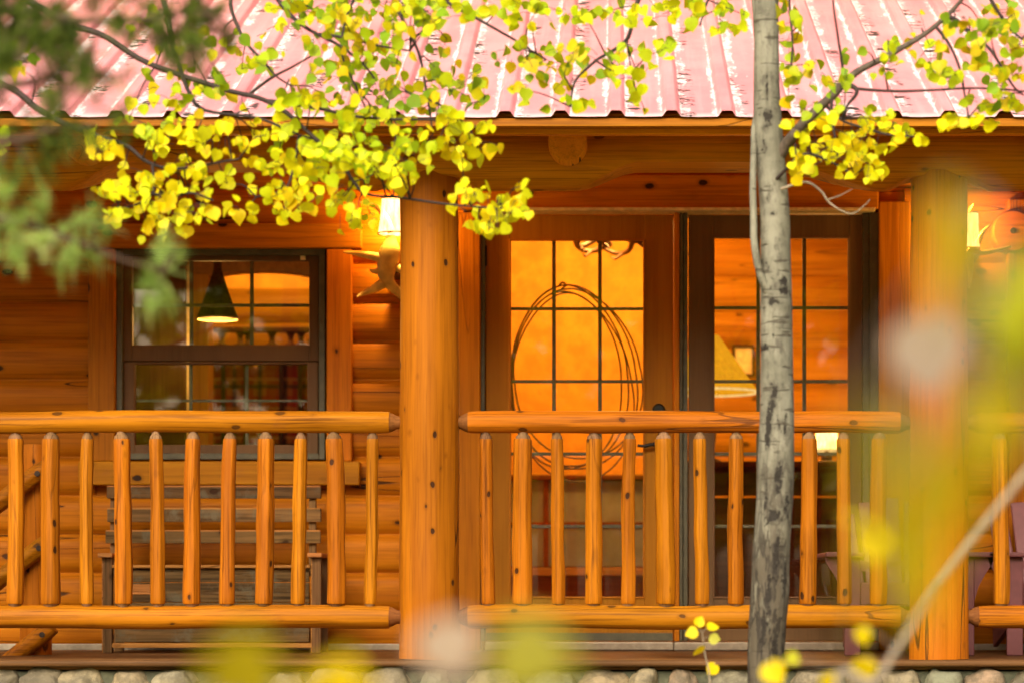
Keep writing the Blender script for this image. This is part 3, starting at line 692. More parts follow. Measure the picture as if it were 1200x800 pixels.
# ------------------------------------------------------------------ porch railings
rr = random.Random(5)
def railing(xl, xr, balusters, label):
    root = thing('porch_railing', ((xl + xr) / 2, YR, 0.0), label, 'railing', 'peeled log railings between the porch posts')
    for nm, zc, rad in (('top_rail', Z(494.5, YR), 0.0435), ('bottom_rail', Z(722, YR), 0.0455)):
        m = MB(); n = 46; sd = rr.uniform(0, 50)
        a, b = xl + 0.055, xr - 0.055
        pts = [(lerp(a, b, i / n), YR + 0.006 * noise.noise(Vector((i * 0.1, sd, 1))), zc + 0.008 * noise.noise(Vector((i * 0.07, sd, 0)))) for i in range(n + 1)]
        rad_ = [rad * (0.96 if i in (0, n) else 1) * (1 + 0.05 * noise.noise(Vector((i * 0.09, sd + 9, 0)))) for i in range(n + 1)]
        m.tube(pts, rad_, 44, True, 0.035, 5, sd, poly=11)
        r = part(m, nm, 'rail', root)
        for s, xe, xo in ((-1, pts[0][0], xl), (1, pts[-1][0], xr)):
            t = MB(); z = pts[0 if s < 0 else -1][2]; y = pts[0 if s < 0 else -1][1]
            t.tube([(xe - s * 0.004, y, z), (xe + s * 0.012, y, z), (lerp(xe, xo, 0.55), YR, z), (xo + s * 0.02, YR, z)], [rad * 0.93, rad * 0.84, rad * 0.62, rad * 0.58], 16, False, 0.05, 8, sd)
            part(t, 'tenon', 'tenon_x', r)
    for px, wpx in balusters:
        m = MB(); rad = wpx / 2 * YR / 2800 * 1.02; n = 22; sd = rr.uniform(0, 90); x = X(px, YR)
        zb, zt = Z(707, YR), Z(514, YR); tx = rr.uniform(-0.006, 0.006)
        bow = rr.uniform(-0.004, 0.004)
        pts = [(x + lerp(-tx, tx, i / n) + bow * sin(pi * i / n) + 0.004 * noise.noise(Vector((i * 0.16, sd, 2))), YR + 0.004 * noise.noise(Vector((i * 0.16, sd, 7))), lerp(zb, zt, i / n)) for i in range(n + 1)]
        rd = [rad * (1.04 - 0.10 * i / n) * (1 + 0.08 * noise.noise(Vector((i * 0.2, sd, 3)))) for i in range(n + 1)]
        pts.insert(1, Vector(pts[0]).lerp(Vector(pts[1]), 0.2)); rd.insert(1, rd[0]); pts.insert(-1, Vector(pts[-1]).lerp(Vector(pts[-2]), 0.2)); rd.insert(-1, rd[-1])
        rd[0] *= 0.93; rd[-1] *= 0.93
        m.tube(pts, rd, 40, True, 0.04, 8, sd, poly=8)
        b = part(m, 'baluster', 'baluster', root)
        t = MB()
        t.tube([Vector(pts[-1]) - Vector((0, 0, 0.002)), Vector(pts[-1]) + Vector((0, 0, 0.010)), Vector(pts[-1]) + Vector((0, 0, 0.018)), Vector(pts[-1]) + Vector((0, 0, 0.05))], [rd[-1] * 1.02, rd[-1] * 0.97, rd[-1] * 0.70, rd[-1] * 0.55], 14, True, 0.05, 9, sd)
        part(t, 'tenon', 'tenon', b); t = MB()
        t.tube([Vector(pts[0]) + Vector((0, 0, 0.002)), Vector(pts[0]) - Vector((0, 0, 0.006)), Vector(pts[0]) - Vector((0, 0, 0.012)), Vector(pts[0]) - Vector((0, 0, 0.05))], [rd[0] * 0.98, rd[0] * 0.85, rd[0] * 0.6, rd[0] * 0.58], 14, True, 0.05, 9, sd)
        part(t, 'tenon', 'tenon', b)
RB = 0.105
railing(PX[0] + RB, PX[1] - RB, [(-66, 18), (-24, 16), (18, 17), (60, 20), (102, 14), (143, 18), (184, 15), (226, 18), (268, 16), (310, 18), (351, 15), (393, 20), (435, 14)], 'peeled log railing in front of the window and weathered bench')
railing(PX[1] + RB, PX[2] - RB, [(571, 15), (613, 20), (654, 14), (696, 18), (737, 15), (779, 20), (821, 15), (863, 17), (905, 20), (947, 18), (989, 15), (1030, 18)], 'peeled log railing crossing in front of the two glazed doors')
railing(PX[2] + RB, PX[3] - RB, [(1172, 17), (1214, 16), (1256, 19)], 'short stretch of log railing in front of the mauve chairs, beside the brighter wall lamp post'.replace(', beside the brighter wall lamp post', ''))

# ------------------------------------------------------------------ stair rail behind the front railing
st = thing('stair_railing', (X(42, 10.5), 10.5, 0), 'log newel post with three sloping pole rails, leading down the porch stairs', 'railing')
m = MB(); n = 16; xn = X(42, 10.5)
m.tube([(xn, 10.5, lerp(0.001, Z(521, 10.5), i / n)) for i in range(n + 1)], [0.066] * (n) + [0.06], 40, True, 0.03, 4, 3, poly=10)
part(m, 'newel_post', 'post', st)
yq = 10.40
for (p0, p1) in (((-120, 680), (56, 545)), ((-120, 772), (58, 632)), ((-120, 878), (62, 733))):
    a, b = W(*p0, yq), W(*p1, yq); m = MB()
    m.tube([a.lerp(b, i / 14) for i in range(15)], [0.037] * 14 + [0.032], 36, True, 0.03, 5, p1[1], poly=9)
    r = part(m, 'sloping_rail', 'rail', st)
    c = a.lerp(b, 0.86); d = (b - a).normalized(); c = W(p0[0] + (p1[0] - p0[0]) * 0.93, p0[1] + (p1[1] - p0[1]) * 0.93, yq - 0.036)
    part(MB().tube([(c.x, yq - 0.041, c.z), (c.x, yq - 0.03, c.z)], [0.012, 0.013], 14).tube([(c.x, yq - 0.0425, c.z), (c.x, yq - 0.03, c.z)], 0.006, 10), 'screw', 'nail', r)

# ------------------------------------------------------------------ weathered bench under the window
YB = 10.95
bn = thing('porch_bench', (X(248, YB), YB, 0), 'weathered dark wooden bench with three back slats under the window', 'bench')
sl = random.Random(9)
for (y0, y1, a, b) in ((570, 583.5, 125, 376), (596, 611, 125.5, 376), (622, 636, 123.5, 375.5)):
    m = MB(); yq = YB + 0.10
    m.box(X(a, yq), X(b, yq), yq, yq + 0.022, Z(y1, yq), Z(y0, yq), 0.003); part(m, 'back_slat', 'bench', bn)
    part(MB().box(X(a + 0.5, yq), X(b - 0.5, yq), yq - 0.002, yq + 0.021, Z(y0 + 0.2, yq), Z(y0 - 1.4, yq), 0.001), 'slat_edge', 'bench_edge', bn)
for px in (133, 366):
    yq = YB + 0.124
    part(MB().box(X(px - 4, yq), X(px + 4, yq), yq, yq + 0.035, 0.35, Z(573, yq), 0.003), 'back_post', 'bench_z', bn)
for px, w in ((124, 1), (369, 1)):
    yq = YB - 0.16
    part(MB().box(X(px - 8, yq), X(px + 9, yq), yq - 0.03, YB + 0.122, Z(652.5, yq), Z(647.5, yq), 0.004), 'armrest', 'bench_edge', bn)
    lg = MB().box(X(px - 3.5, yq), X(px + 7, yq), yq, yq + 0.04, 0.001, Z(652.8, yq), 0.003)
    part(lg, 'front_leg', 'bench_z', bn)
    part(MB().box(X(px - 4.6, yq), X(px - 3.4, yq), yq - 0.002, yq + 0.042, 0.001, Z(653, yq), 0.0005), 'leg_edge', 'bench_edge', bn)
    part(MB().box(X(px - 3.5, yq), X(px + 7, yq), YB + 0.08, YB + 0.12, 0.001, Z(652.8, yq), 0.003), 'rear_leg', 'bench_z', bn)
yq = YB - 0.15
part(MB().box(X(132, yq), X(364, yq), yq - 0.02, YB + 0.09, Z(665, yq), Z(661.5, yq), 0.003), 'seat', 'bench_edge', bn)
m = MB()
for (a, b) in ((665.5, 681.5), (682.2, 705), (705.7, 728), (728.7, 752)): m.box(X(135, yq), X(362, yq), yq + 0.004 + (0.004 if a > 690 else 0), yq + 0.03, Z(b, yq), Z(a, yq), 0.003)
part(m, 'front_panel', 'bench', bn)
part(MB().box(X(131.5, yq), X(365, yq), yq - 0.006, yq + 0.02, Z(758.5, yq), Z(753, yq), 0.003), 'bottom_board', 'bench_edge', bn)
part(MB().box(X(150, yq), X(176, yq), yq - 0.001, yq + 0.01, Z(696, yq), Z(684, yq), 0.002), 'brass_plate', 'bench_edge', bn)

# ------------------------------------------------------------------ mauve porch chairs
def adirondack(cx, y, label):
    root = thing('porch_chair', (cx, y, 0), label, 'chair', 'mauve slatted chairs on the porch')
    yf = y - 0.30; HW = 0.245
    for s in (-1, 1):
        x = cx + s * HW
        part(MB().box(x - 0.035, x + 0.035, yf, yf + 0.022, 0.001, 0.425, 0.004), 'front_leg', 'mauve', root)
        xo = x + s * 0.035
        poly = [(xo, 0.424), (xo + s * 0.085, 0.424), (xo + s * 0.075, 0.395), (xo + s * 0.045, 0.35), (xo + s * 0.018, 0.30), (xo, 0.24)]
        if s < 0: poly = poly[::-1]
        part(MB().prism(poly, yf - 0.001, yf + 0.021), 'arm_bracket', 'mauve', root)
        part(MB().box(x - s * 0.02 - 0.07, x - s * 0.02 + 0.07 + 0.0, yf - 0.04, y + 0.36, 0.4255, 0.447, 0.006).build and MB().box(min(x - s * 0.05, x + s * 0.12), max(x - s * 0.05, x + s * 0.12), yf - 0.04, y + 0.36, 0.4255, 0.447, 0.006), 'armrest', 'mauve', root)
        # side rail that runs down to the back as a leg
        a = Matrix.Rotation(RAD(-13), 3, 'X')
        part(MB().box(x - s * 0.047 - 0.011, x - s * 0.047 + 0.011, y - 0.30, y + 0.55, 0.115, 0.225, 0.004, M=a), 'side_rail', 'mauve', root)
    part(MB().box(cx - HW + 0.036, cx + HW - 0.036, yf - 0.001, yf + 0.02, 0.22, 0.315, 0.004), 'apron', 'mauve', root)
    for i in range(5):
        yy = yf + 0.03 + i * 0.095
        part(MB().box(cx - HW + 0.06, cx + HW - 0.06, yy, yy + 0.085, 0.30 - i * 0.02, 0.318 - i * 0.02, 0.004), 'seat_slat', 'mauve', root)
    for i in range(5):
        a = Matrix.Rotation(RAD((i - 2) * 3.0), 3, 'Y') @ Matrix.Rotation(RAD(-22), 3, 'X')
        c = Vector((cx + (i - 2) * 0.092, y + 0.32, 0.46)); hh = 0.27 - 0.02 * (i - 2) ** 2
        m = MB().box(-0.041, 0.041, -0.009, 0.009, -0.30, hh, 0.006, M=a); m.v = [tuple(Vector(p) + c) for p in m.v]
        part(m, 'back_slat', 'mauve', root)
    m = MB().box(cx - 0.22, cx + 0.22, y + 0.29, y + 0.32, 0.37, 0.42, 0.003); part(m, 'back_brace', 'mauve', root)
adirondack(X(1056, 10.6), 10.6, 'mauve slatted chair mostly hidden behind the leaning cracked post'.replace('leaning ', ''))
adirondack(X(1241, 10.6), 10.6, 'mauve slatted chair beside the corner board, cut off by the photo edge')

# ------------------------------------------------------------------ antler wall lamps
def sconce(px, py, y, label, flip=1):
    root = thing('antler_sconce', W(px, py + 95, y), label, 'wall lamp', 'antler lamps on the porch wall')
    c = W(px, py, y); sc = y / 2800
    def P(dx, dy, dz=0.0): return Vector((c.x + flip * dx * sc, y + dz, c.z - dy * sc))
    m = MB(); m.lathe((c.x, y, 0), [(13.5 * sc, c.z + 21 * sc), (14.5 * sc, c.z + 6 * sc), (17 * sc, c.z - 16 * sc), (18 * sc, c.z - 20 * sc)], 20)
    part(m, 'lamp_shade', 'shade_lit', root)
    t = MB()
    for r, dz in ((18.2, -20), (13.8, 21)): t.tube([(c.x + r * sc * cos(a), y + r * sc * sin(a), c.z + dz * sc) for a in [2 * pi * i / 22 for i in range(23)]], 0.0035, 6, False)
    part(t, 'shade_lacing', 'antler_dark', root)
    a = MB()
    # palm: a swelling blade with tines
    a.tube(spline([P(-2, 22), P(-4, 40), P(-8, 58), P(-6, 76), P(10, 92, 0.03)]), [0.022, 0.024, 0.028, 0.034, 0.040, 0.046, 0.05, 0.052, 0.054, 0.054, 0.052, 0.05, 0.047, 0.045, 0.042, 0.04, 0.036, 0.032, 0.03, 0.028, 0.026, 0.024, 0.022, 0.02, 0.018], 12, True, 0.12, 14, px, squash=(1, 0.45, 1))
    for pts, r0 in (([P(-10, 50), P(-26, 46), P(-44, 43), P(-58, 42, -0.02)], 0.026), ([P(-12, 78), P(-24, 85), P(-36, 90), P(-42, 95, -0.03)], 0.026), ([P(-2, 18), P(-14, -6), P(-26, -14), P(-38, -16, -0.03)], 0.02), ([P(-10, 62), P(-22, 64), P(-28, 62)], 0.02), ([P(6, 60), P(18, 66, -0.04), P(30, 60, -0.08)], 0.02)):
        s_ = spline(pts); a.tube(s_, [lerp(r0, 0.005, i / (len(s_) - 1)) for i in range(len(s_))], 10, True, 0.08, 20, px, squash=(1, 0.7, 1))
    part(a, 'antler', 'antler', root)
    part(MB().tube([P(2, 60, 0.02), (P(2, 60).x, YW - 0.02, P(2, 60).z)], [0.03, 0.035], 16), 'wall_plate', 'antler_dark', root)
    return root
sconce(461, 254, 11.12, 'glowing antler wall lamp between the window and the near post, half hidden by leaves'.replace('near ', ''))
# the second one has a flat palm like a little shelf
r2 = thing('antler_sconce', W(1140, 330, 11.12), 'glowing antler wall lamp with flat palm, beside the crossing log end', 'wall lamp', 'antler lamps on the porch wall')
c = W(1138, 270, 11.12); sc = 11.12 / 2800
m = MB(); m.lathe((c.x, 11.12, 0), [(8 * sc, c.z + 20 * sc), (8.6 * sc, c.z + 5 * sc), (9.4 * sc, c.z - 14 * sc), (10 * sc, c.z - 21 * sc)], 20); part(m, 'lamp_shade', 'shade_lit', r2)
t = MB()
for r, dz in ((10.1, -21), (8.2, 20)): t.tube([(c.x + r * sc * cos(a), 11.12 + r * sc * sin(a), c.z + dz * sc) for a in [2 * pi * i / 22 for i in range(23)]], 0.003, 6, False)
part(t, 'shade_lacing', 'antler_dark', r2)
def P2(px, py, dy=0.0): 
    v = W(px, py, 11.12); v.y += dy; return v
a = MB()
s_ = spline([P2(1134, 292), P2(1150, 296), P2(1166, 295, -0.04), P2(1180, 293, -0.10)]); a.tube(s_, [lerp(0.05, 0.012, i / (len(s_) - 1)) for i in range(len(s_))], 12, True, 0.1, 15, 2, squash=(1, 1, 0.35))
s_ = spline([P2(1136, 298), P2(1137, 318), P2(1134, 338, -0.03)]); a.tube(s_, [lerp(0.022, 0.006, i / (len(s_) - 1)) for i in range(len(s_))], 10, True, 0.1, 15, 3)
s_ = spline([P2(1145, 286), P2(1152, 272, -0.02), P2(1158, 266, -0.05)]); a.tube(s_, [lerp(0.016, 0.004, i / (len(s_) - 1)) for i in range(len(s_))], 8, True)
part(a, 'antler', 'antler', r2); a = MB()
s_ = spline([P2(1134, 250, 0.05), P2(1138, 243, 0.04), P2(1141, 238, 0.02)]); a.tube(s_, [lerp(0.012, 0.004, i / (len(s_) - 1)) for i in range(len(s_))], 8, True)
part(a, 'antler', 'antler', r2)
part(MB().tube([(c.x, 11.13, c.z - 0.10), (c.x, YW - 0.03, c.z - 0.10)], [0.045, 0.05], 16), 'wall_plate', 'antler_dark', r2)

# ------------------------------------------------------------------ things in the rooms
# pendant
YP = 12.2; c = W(255, 374, YP); s_ = YP / 2800
pd = thing('pendant_lamp', (c.x, YP, c.z), 'dark conical metal pendant lamp hanging behind the window', 'lamp')
m = MB(); m.lathe((c.x, YP, c.z), [(23.5 * s_, 0), (23.3 * s_, 3 * s_), (19 * s_, 14 * s_), (12.5 * s_, 33 * s_), (7 * s_, 50 * s_), (4.5 * s_, 58 * s_), (4.2 * s_, 72 * s_), (1.2 * s_, 76 * s_)], 32)
part(m, 'lamp_shade', 'pendant', pd, solid=0.003)
part(MB().tube([(c.x, YP, c.z + 74 * s_), (c.x, YP, 2.722)], 0.006, 8), 'cord', 'black', pd)
part(MB().tube([(c.x + 23.6 * s_ * cos(a), YP + 23.6 * s_ * sin(a), c.z + 0.002) for a in [2 * pi * i / 32 for i in range(33)]], 0.0045, 6, False), 'rim', 'flash', pd)
part(MB().lathe((c.x, YP, c.z + 0.03), [(0.001, -0.02), (0.02, -0.012), (0.027, 0.008), (0.016, 0.04), (0.012, 0.06)], 16), 'bulb', 'bulb', pd)
# bed-like spindle headboard and quilt
yh = 14.2
hd = thing('spindle_headboard', (X(305, yh), yh, 0.012), 'dark wooden headboard with turned spindles inside the window room', 'headboard')
part(MB().box(X(243, yh), X(372, yh), yh, yh + 0.05, Z(389, yh), Z(383, yh), 0.005), 'top_rail', 'room_dark', hd)
part(MB().box(X(243, yh), X(372, yh), yh, yh + 0.05, Z(421, yh), Z(404, yh), 0.005), 'middle_rail', 'room_dark', hd)
for px in (243, 372):
    part(MB().box(X(px - 4, yh), X(px + 4, yh), yh - 0.01, yh + 0.06, 0.013, Z(378, yh), 0.006), 'post', 'room_dark', hd)
for px in (259, 281, 290, 318, 340, 352):
    x = X(px, yh); za, zb_ = Z(404, yh), Z(389, yh)
    part(MB().lathe((x, yh + 0.025, za), [(0.045, 0), (0.02, 0.012), (0.014, 0.03), (0.018, 0.055), (0.030, zb_ - za)], 14), 'spindle', 'room_dark', hd)
yq = 13.9
ql = MB(); nx, nz_ = 40, 24; vs = []
for j in range(nz_ + 1):
    for i in range(nx + 1):
        px = lerp(246, 368, i / nx); x = X(px, yq); z = lerp(0.45, Z(424, yq), j / nz_)
        vs.append((x, yq + 0.03 * sin(i * 0.8) * (1 - 0.6 * j / nz_) + 0.012 * noise.noise(Vector((x * 6, 0, z * 4))), z))
ql.add(vs, [(j * (nx + 1) + i, j * (nx + 1) + i + 1, (j + 1) * (nx + 1) + i + 1, (j + 1) * (nx + 1) + i) for j in range(nz_) for i in range(nx)], True)
qo = ql.build('plaid_quilt', M['plaid'], None, (X(305, yq), yq, 0.45), solid=0.02)
tag(qo, 'red and tan plaid quilt draped over a rack inside the window room', 'quilt')
rk = thing('quilt_rack', (X(305, yq), yq, 0.012), 'dark rack of upright bars standing before the plaid quilt', 'rack')
for px in (240, 262, 288, 330, 352, 374): part(MB().box(X(px - 2.5, 13.8), X(px + 2.5, 13.8), 13.78, 13.80, 0.013, Z(424, 13.8), 0.003), 'upright', 'room_dark', rk)
part(MB().box(X(238, 13.8), X(376, 13.8), 13.801, 13.90, Z(424, 13.8) + 0.001, Z(421, 13.8) + 0.004, 0.004), 'top_bar', 'room_dark', rk)
# lasso on the wall of the hall
la = MB(); yl = 11.62; lr = random.Random(4)
for cx, cy, rx, ry, tilt, lean in ((667, 440, 68, 106, -0.06, 0), (672, 441, 73, 108, -0.10, 0.05), (676, 437, 74, 100, -0.16, 0.08), (664, 446, 64, 103, 0.02, 0.03), (670, 452, 70, 112, -0.13, 0.1)):
    pts = []
    for i in range(61):
        a = 2 * pi * i / 60
        u, v = rx * cos(a) * (1 + 0.14 * sin(a) * -1 if sin(a) < 0 else 1 - 0.12 * max(0, sin(a)) ** 2), -ry * sin(a)
        x, y = cx + u * cos(tilt) - v * sin(tilt), cy + u * sin(tilt) + v * cos(tilt)
        p = W(x, y, yl); p.y += lr.uniform(-0.004, 0.004) + lean * 0.3; pts.append(p)
    la.tube(pts, 0.0042, 8, False)
la.tube(spline([W(655, 335, yl), W(659, 331, yl - 0.008), W(663, 334, yl), W(658, 339, yl)]), 0.005, 8)
lo_ = la.build('coiled_lasso', M['rope'], None, W(670, 540, yl)); tag(lo_, 'coiled brown lasso rope hanging in tall loops behind the brown door glass', 'rope')
# chandelier
yc = 12.9; c = W(728, 268, yc)
ch = thing('antler_chandelier', (c.x, yc, c.z), 'brown antler chandelier at the top of the brown door glass', 'chandelier')
cr_ = random.Random(2)
for i in range(7):
    a0 = 2 * pi * i / 7 + 0.2; pts = []
    for k in range(6):
        t = k / 5; a = a0 + t * 1.35; r = 0.14 + 0.12 * sin(pi * t * 0.8); pts.append((c.x + r * cos(a), yc + r * sin(a), c.z - 0.10 + 0.19 * (t - 0.35) ** 2 * 2.2))
    m = MB(); sp_ = spline(pts); m.tube(sp_, [lerp(0.017, 0.006, k / (len(sp_) - 1)) for k in range(len(sp_))], 8, True, 0.1, 20, i)
    k = 9; d = Vector(sp_[k]); m.tube([d, d + Vector((0.05 * cos(a0 + 2), 0.05 * sin(a0 + 2), -0.035)), d + Vector((0.07 * cos(a0 + 2), 0.07 * sin(a0 + 2), -0.02))], [0.011, 0.007, 0.003], 8)
    part(m, 'antler', 'antler_dark', ch)
part(MB().tube([(c.x, yc, c.z - 0.06), (c.x, yc, 2.722)], 0.012, 10), 'stem', 'black', ch)
for i in range(4):
    a = pi / 4 + i * pi / 2
    part(MB().lathe((c.x + 0.2 * cos(a), yc + 0.2 * sin(a), c.z + 0.03), [(0.012, -0.06), (0.012, 0), (0.02, 0.02), (0.014, 0.05), (0.001, 0.07)], 10), 'bulb', 'bulb', ch)
# sideboard with clouded glass doors
ysb = 13.5
sb = thing('glazed_sideboard', (X(676, ysb), ysb, 0.012), 'reddish sideboard with clouded panes behind the brown door', 'sideboard')
x0, x1 = X(585, ysb), X(768, ysb); zt = Z(556, ysb)
part(MB().box(x0 - 0.02, x1 + 0.02, ysb - 0.02, 14.1, zt - 0.03, zt, 0.006), 'top', 'room_red', sb)
m = MB()
m.box(x0, x1, ysb + 0.001, 14.05, 0.05, Z(664, ysb), 0.003).box(x0, x1, ysb, ysb + 0.02, Z(616, ysb), Z(611, ysb), 0.003).box(x0, x1, 14.0, 14.05, 0.05, zt - 0.031, 0)
for px in (587, 640, 700, 766): m.box(X(px - 3, ysb), X(px + 3, ysb), ysb - 0.002, ysb + 0.02, Z(664, ysb), zt - 0.031, 0.003)
part(m, 'body', 'room_red', sb)
part(MB().box(x0 + 0.01, x1 - 0.01, ysb + 0.008, ysb + 0.014, Z(663, ysb), zt - 0.032, 0), 'clouded_pane', 'pane_grey', sb)
part(MB().box(x0 - 0.01, x1 + 0.01, ysb - 0.03, ysb - 0.004, Z(674, ysb), Z(665, ysb), 0.004), 'moulding', 'room_pine', sb)
# console table, two lamps
yk = 13.2
cs = thing('console_table', (X(915, yk), yk, 0.012), 'dark console table behind the dark glazed door', 'table')
x0, x1, zt = X(800, yk), X(1035, yk), Z(540, yk)
part(MB().box(x0, x1, yk - 0.02, yk + 0.5, zt - 0.035, zt, 0.005), 'table_top', 'room_dark', cs)
part(MB().box(x0 + 0.04, x1 - 0.04, yk + 0.01, yk + 0.03, zt - 0.19, zt - 0.036, 0.003), 'drawer_front', 'room_dark', cs)
part(MB().box(x0 + 0.04, x1 - 0.04, yk + 0.02, yk + 0.46, 0.10, zt - 0.20, 0.003), 'cabinet_body', 'room_dark', cs)
for px in (x0 + 0.06, x1 - 0.06):
    for y in (yk + 0.03, yk + 0.44): part(MB().box(px - 0.03, px + 0.03, y - 0.03 + 0.012, y + 0.03, 0.013, zt - 0.036, 0.004), 'leg', 'room_dark', cs)
def tlamp(px, yb_, yt_, rb, rt, y, shade, label, name):
    c = W(px, yb_, y); s = y / 2800
    r = thing(name, (c.x, y, zt), label, 'lamp')
    part(MB().lathe((c.x, y, c.z), [(rb * s, 0), (lerp(rb, rt, 0.5) * s, (yb_ - yt_) * 0.5 * s), (rt * s, (yb_ - yt_) * s)], 28), 'lamp_shade', shade, r, solid=0.003)
    part(MB().tube([(c.x + rb * s * cos(a), y + rb * s * sin(a), c.z - 0.006) for a in [2 * pi * i / 40 for i in range(41)]], 0.007, 8, False), 'shade_rim', 'rim_lit', r)
    h = c.z - zt
    part(MB().lathe((c.x, y, zt), [(0.001, 0.001), (0.06, 0.001), (0.055, 0.015), (0.018, 0.03), (0.03, h * 0.35), (0.035, h * 0.5), (0.014, h * 0.8), (0.008, h + 0.02)], 18), 'lamp_base', 'room_dark', r)
    part(MB().lathe((c.x, y, c.z + 0.06), [(0.001, -0.03), (0.022, -0.015), (0.03, 0.01), (0.018, 0.045), (0.012, 0.06)], 14), 'bulb', 'bulb', r)
tlamp(833, 458, 393, 55, 9, 13.36, 'shade_tan', 'table lamp with wide tan cone shade behind the dark glazed door', 'table_lamp')
tlamp(969, 526, 503, 15, 12, 13.5, 'lamp_lit', 'small table lamp with glowing cream shade low behind the dark glazed door', 'table_lamp')
ld = thing('picture_frame', W(868, 430, 14.0), 'small pale framed picture on the log wall beside the tan lamp', 'picture')
a_, b_ = W(858, 441, 13.98), W(884, 404, 13.98)
part(frame_mb(a_.x, b_.x, a_.z, b_.z, 0.014, 13.965, 13.995, 0.003), 'frame', 'room_dark', ld); part(MB().box(a_.x + 0.012, b_.x - 0.012, 13.98, 13.992, a_.z + 0.012, b_.z - 0.012, 0), 'print', 'flash', ld)

def lamp_light(name, loc, watts, col=(1.0, 0.50, 0.11), rad=0.08):
    L = bpy.data.lights.new(name, 'POINT'); L.energy = watts; L.color = col; L.shadow_soft_size = rad
    o = bpy.data.objects.new(name, L); COL.objects.link(o); o.location = loc; return o
lamp_light('chandelier_light', (X(728, 12.9), 12.9, 2.50), 78)
lamp_light('pendant_light', (X(255, 12.2), 12.2, Z(374, 12.2) - 0.03), 7)
lamp_light('sconce_light', (X(461, 11.12), 11.12, Z(252, 11.12)), 28, (1.0, 0.60, 0.16), rad=0.03)
lamp_light('sconce_light', (X(1138, 11.12), 11.12, Z(268, 11.12)), 15, (1.0, 0.60, 0.16), rad=0.025)
lamp_light('hall_light', (X(300, 13.9), 13.95, 2.35), 16)
lamp_light('console_light', (X(969, 13.5), 13.5, Z(515, 13.5) + 0.10), 9)
lamp_light('cone_lamp_light', (X(833, 13.36), 13.36, Z(470, 13.36)), 6)

# ------------------------------------------------------------------ trees
LEAF = [(0.0, 0.0), (-0.05, 0.20), (0.10, 0.42), (0.32, 0.53), (0.58, 0.46), (0.82, 0.22), (1.0, 0.0)]
def add_leaf(mb, base, tip, nrm, size, tint, fold=0.25, curl=0.15):
    t = tip.normalized(); w = nrm.cross(t).normalized(); n = t.cross(w).normalized()
    mid = [base + t * (size * a) - n * (curl * size * a * a) for a in (0.0, 0.32, 0.66, 1.0)]
    vs = list(mid)
    for s in (-1, 1):
        for a, b in LEAF[1:6]:
            vs.append(base + t * (size * a) + w * (s * b * size) + n * (fold * size * b - curl * size * a * a * 0.9))
    A, B = 4, 9
    f = [(0, A, A + 1, A + 2, 1), (1, A + 2, A + 3, 2), (2, A + 3, A + 4, 3), (1, B + 2, B + 1, B, 0), (2, B + 3, B + 2, 1), (3, B + 4, B + 3, 2)]
    mb.add(vs, f, True, tint)
PAL = {'y': [(0.84, 0.78, 0.003), (0.80, 0.80, 0.004), (0.70, 0.76, 0.006), (0.86, 0.68, 0.003)],
       'g': [(0.62, 0.70, 0.005), (0.50, 0.64, 0.006), (0.74, 0.72, 0.004), (0.40, 0.56, 0.008)],
       'o': [(0.48, 0.58, 0.006), (0.36, 0.50, 0.007), (0.62, 0.60, 0.004), (0.70, 0.54, 0.004), (0.24, 0.40, 0.012)]}
def rv(r, s=1.0): return Vector((r.uniform(-s, s), r.uniform(-s, s), r.uniform(-s, s)))
def foliage(regions, branch_pts, seed, twigs):
    """leaves in loose bunches along twigs that grow from the branches"""
    r = random.Random(seed); mb = MB()
    for (pal, px, py, rx, ry, n, *rest) in regions:
        dY = rest[0] if rest else None
        cen = None; L = []
        # depth follows the nearest branch
        bp = min(branch_pts, key=lambda b: ((722 + b.x * 2800 / b.y - px) ** 2 + (700 - (b.z - EYE) * 2800 / b.y - py) ** 2))
        Y0 = dY or bp.y
        n = int(n * (1.0 if pal == 'y' else 1.15)); hubs = [(r.uniform(0, 2 * pi), math.sqrt(r.random()) * 0.85) for _ in range(max(2, n // 5))]
        for i in range(n):
            a, q = r.choice(hubs) if r.random() < 0.36 else (r.uniform(0, 2 * pi), math.sqrt(r.random()))
            a += r.gauss(0, 0.22); q += r.gauss(0, 0.13)
            L.append(W(px + rx * q * cos(a), py + ry * q * sin(a), Y0 + r.uniform(-0.28, 0.28)))
        nt = max(1, n // 7); tips = r.sample(L, nt)
        for t in tips:
            b = min(branch_pts, key=lambda q: (q - t).length)
            mid = b.lerp(t, 0.5) + rv(r, 0.02) + Vector((0, 0, 0.02))
            sp_ = spline([b, mid, t], 4)
            twigs.tube(sp_, [lerp(0.0030, 0.0012, i / (len(sp_) - 1)) for i in range(len(sp_))], 5, False)
        for p in L:
            t = min(tips, key=lambda q: (q - p).length)
            size = r.triangular(0.020, 0.052, 0.036)
            ang_ = r.gauss(0, 0.95)
            tip = Vector((sin(ang_), r.gauss(0, 0.45), -cos(ang_)))
            nrm = Vector((r.gauss(0, 0.8), -1, r.gauss(0.1, 0.75)))
            c = r.choice(PAL[pal]); k = r.uniform(0.85, 1.12); tint = (c[0] * k, c[1] * k * r.uniform(0.94, 1.05), c[2], 1)
            base = p - tip.normalized() * size * 0.5
            add_leaf(mb, base, tip, nrm, size, tint, r.uniform(0.0, 0.6), r.uniform(-0.2, 0.5))
            d = t - base
            if d.length > 0.07: d = d.normalized() * r.uniform(0.03, 0.06)
            e = base + d
            twigs.tube([base, base.lerp(e, 0.5) + Vector((0, 0, 0.004)), e], [0.0009, 0.0009, 0.0011], 4, False)
    return mb
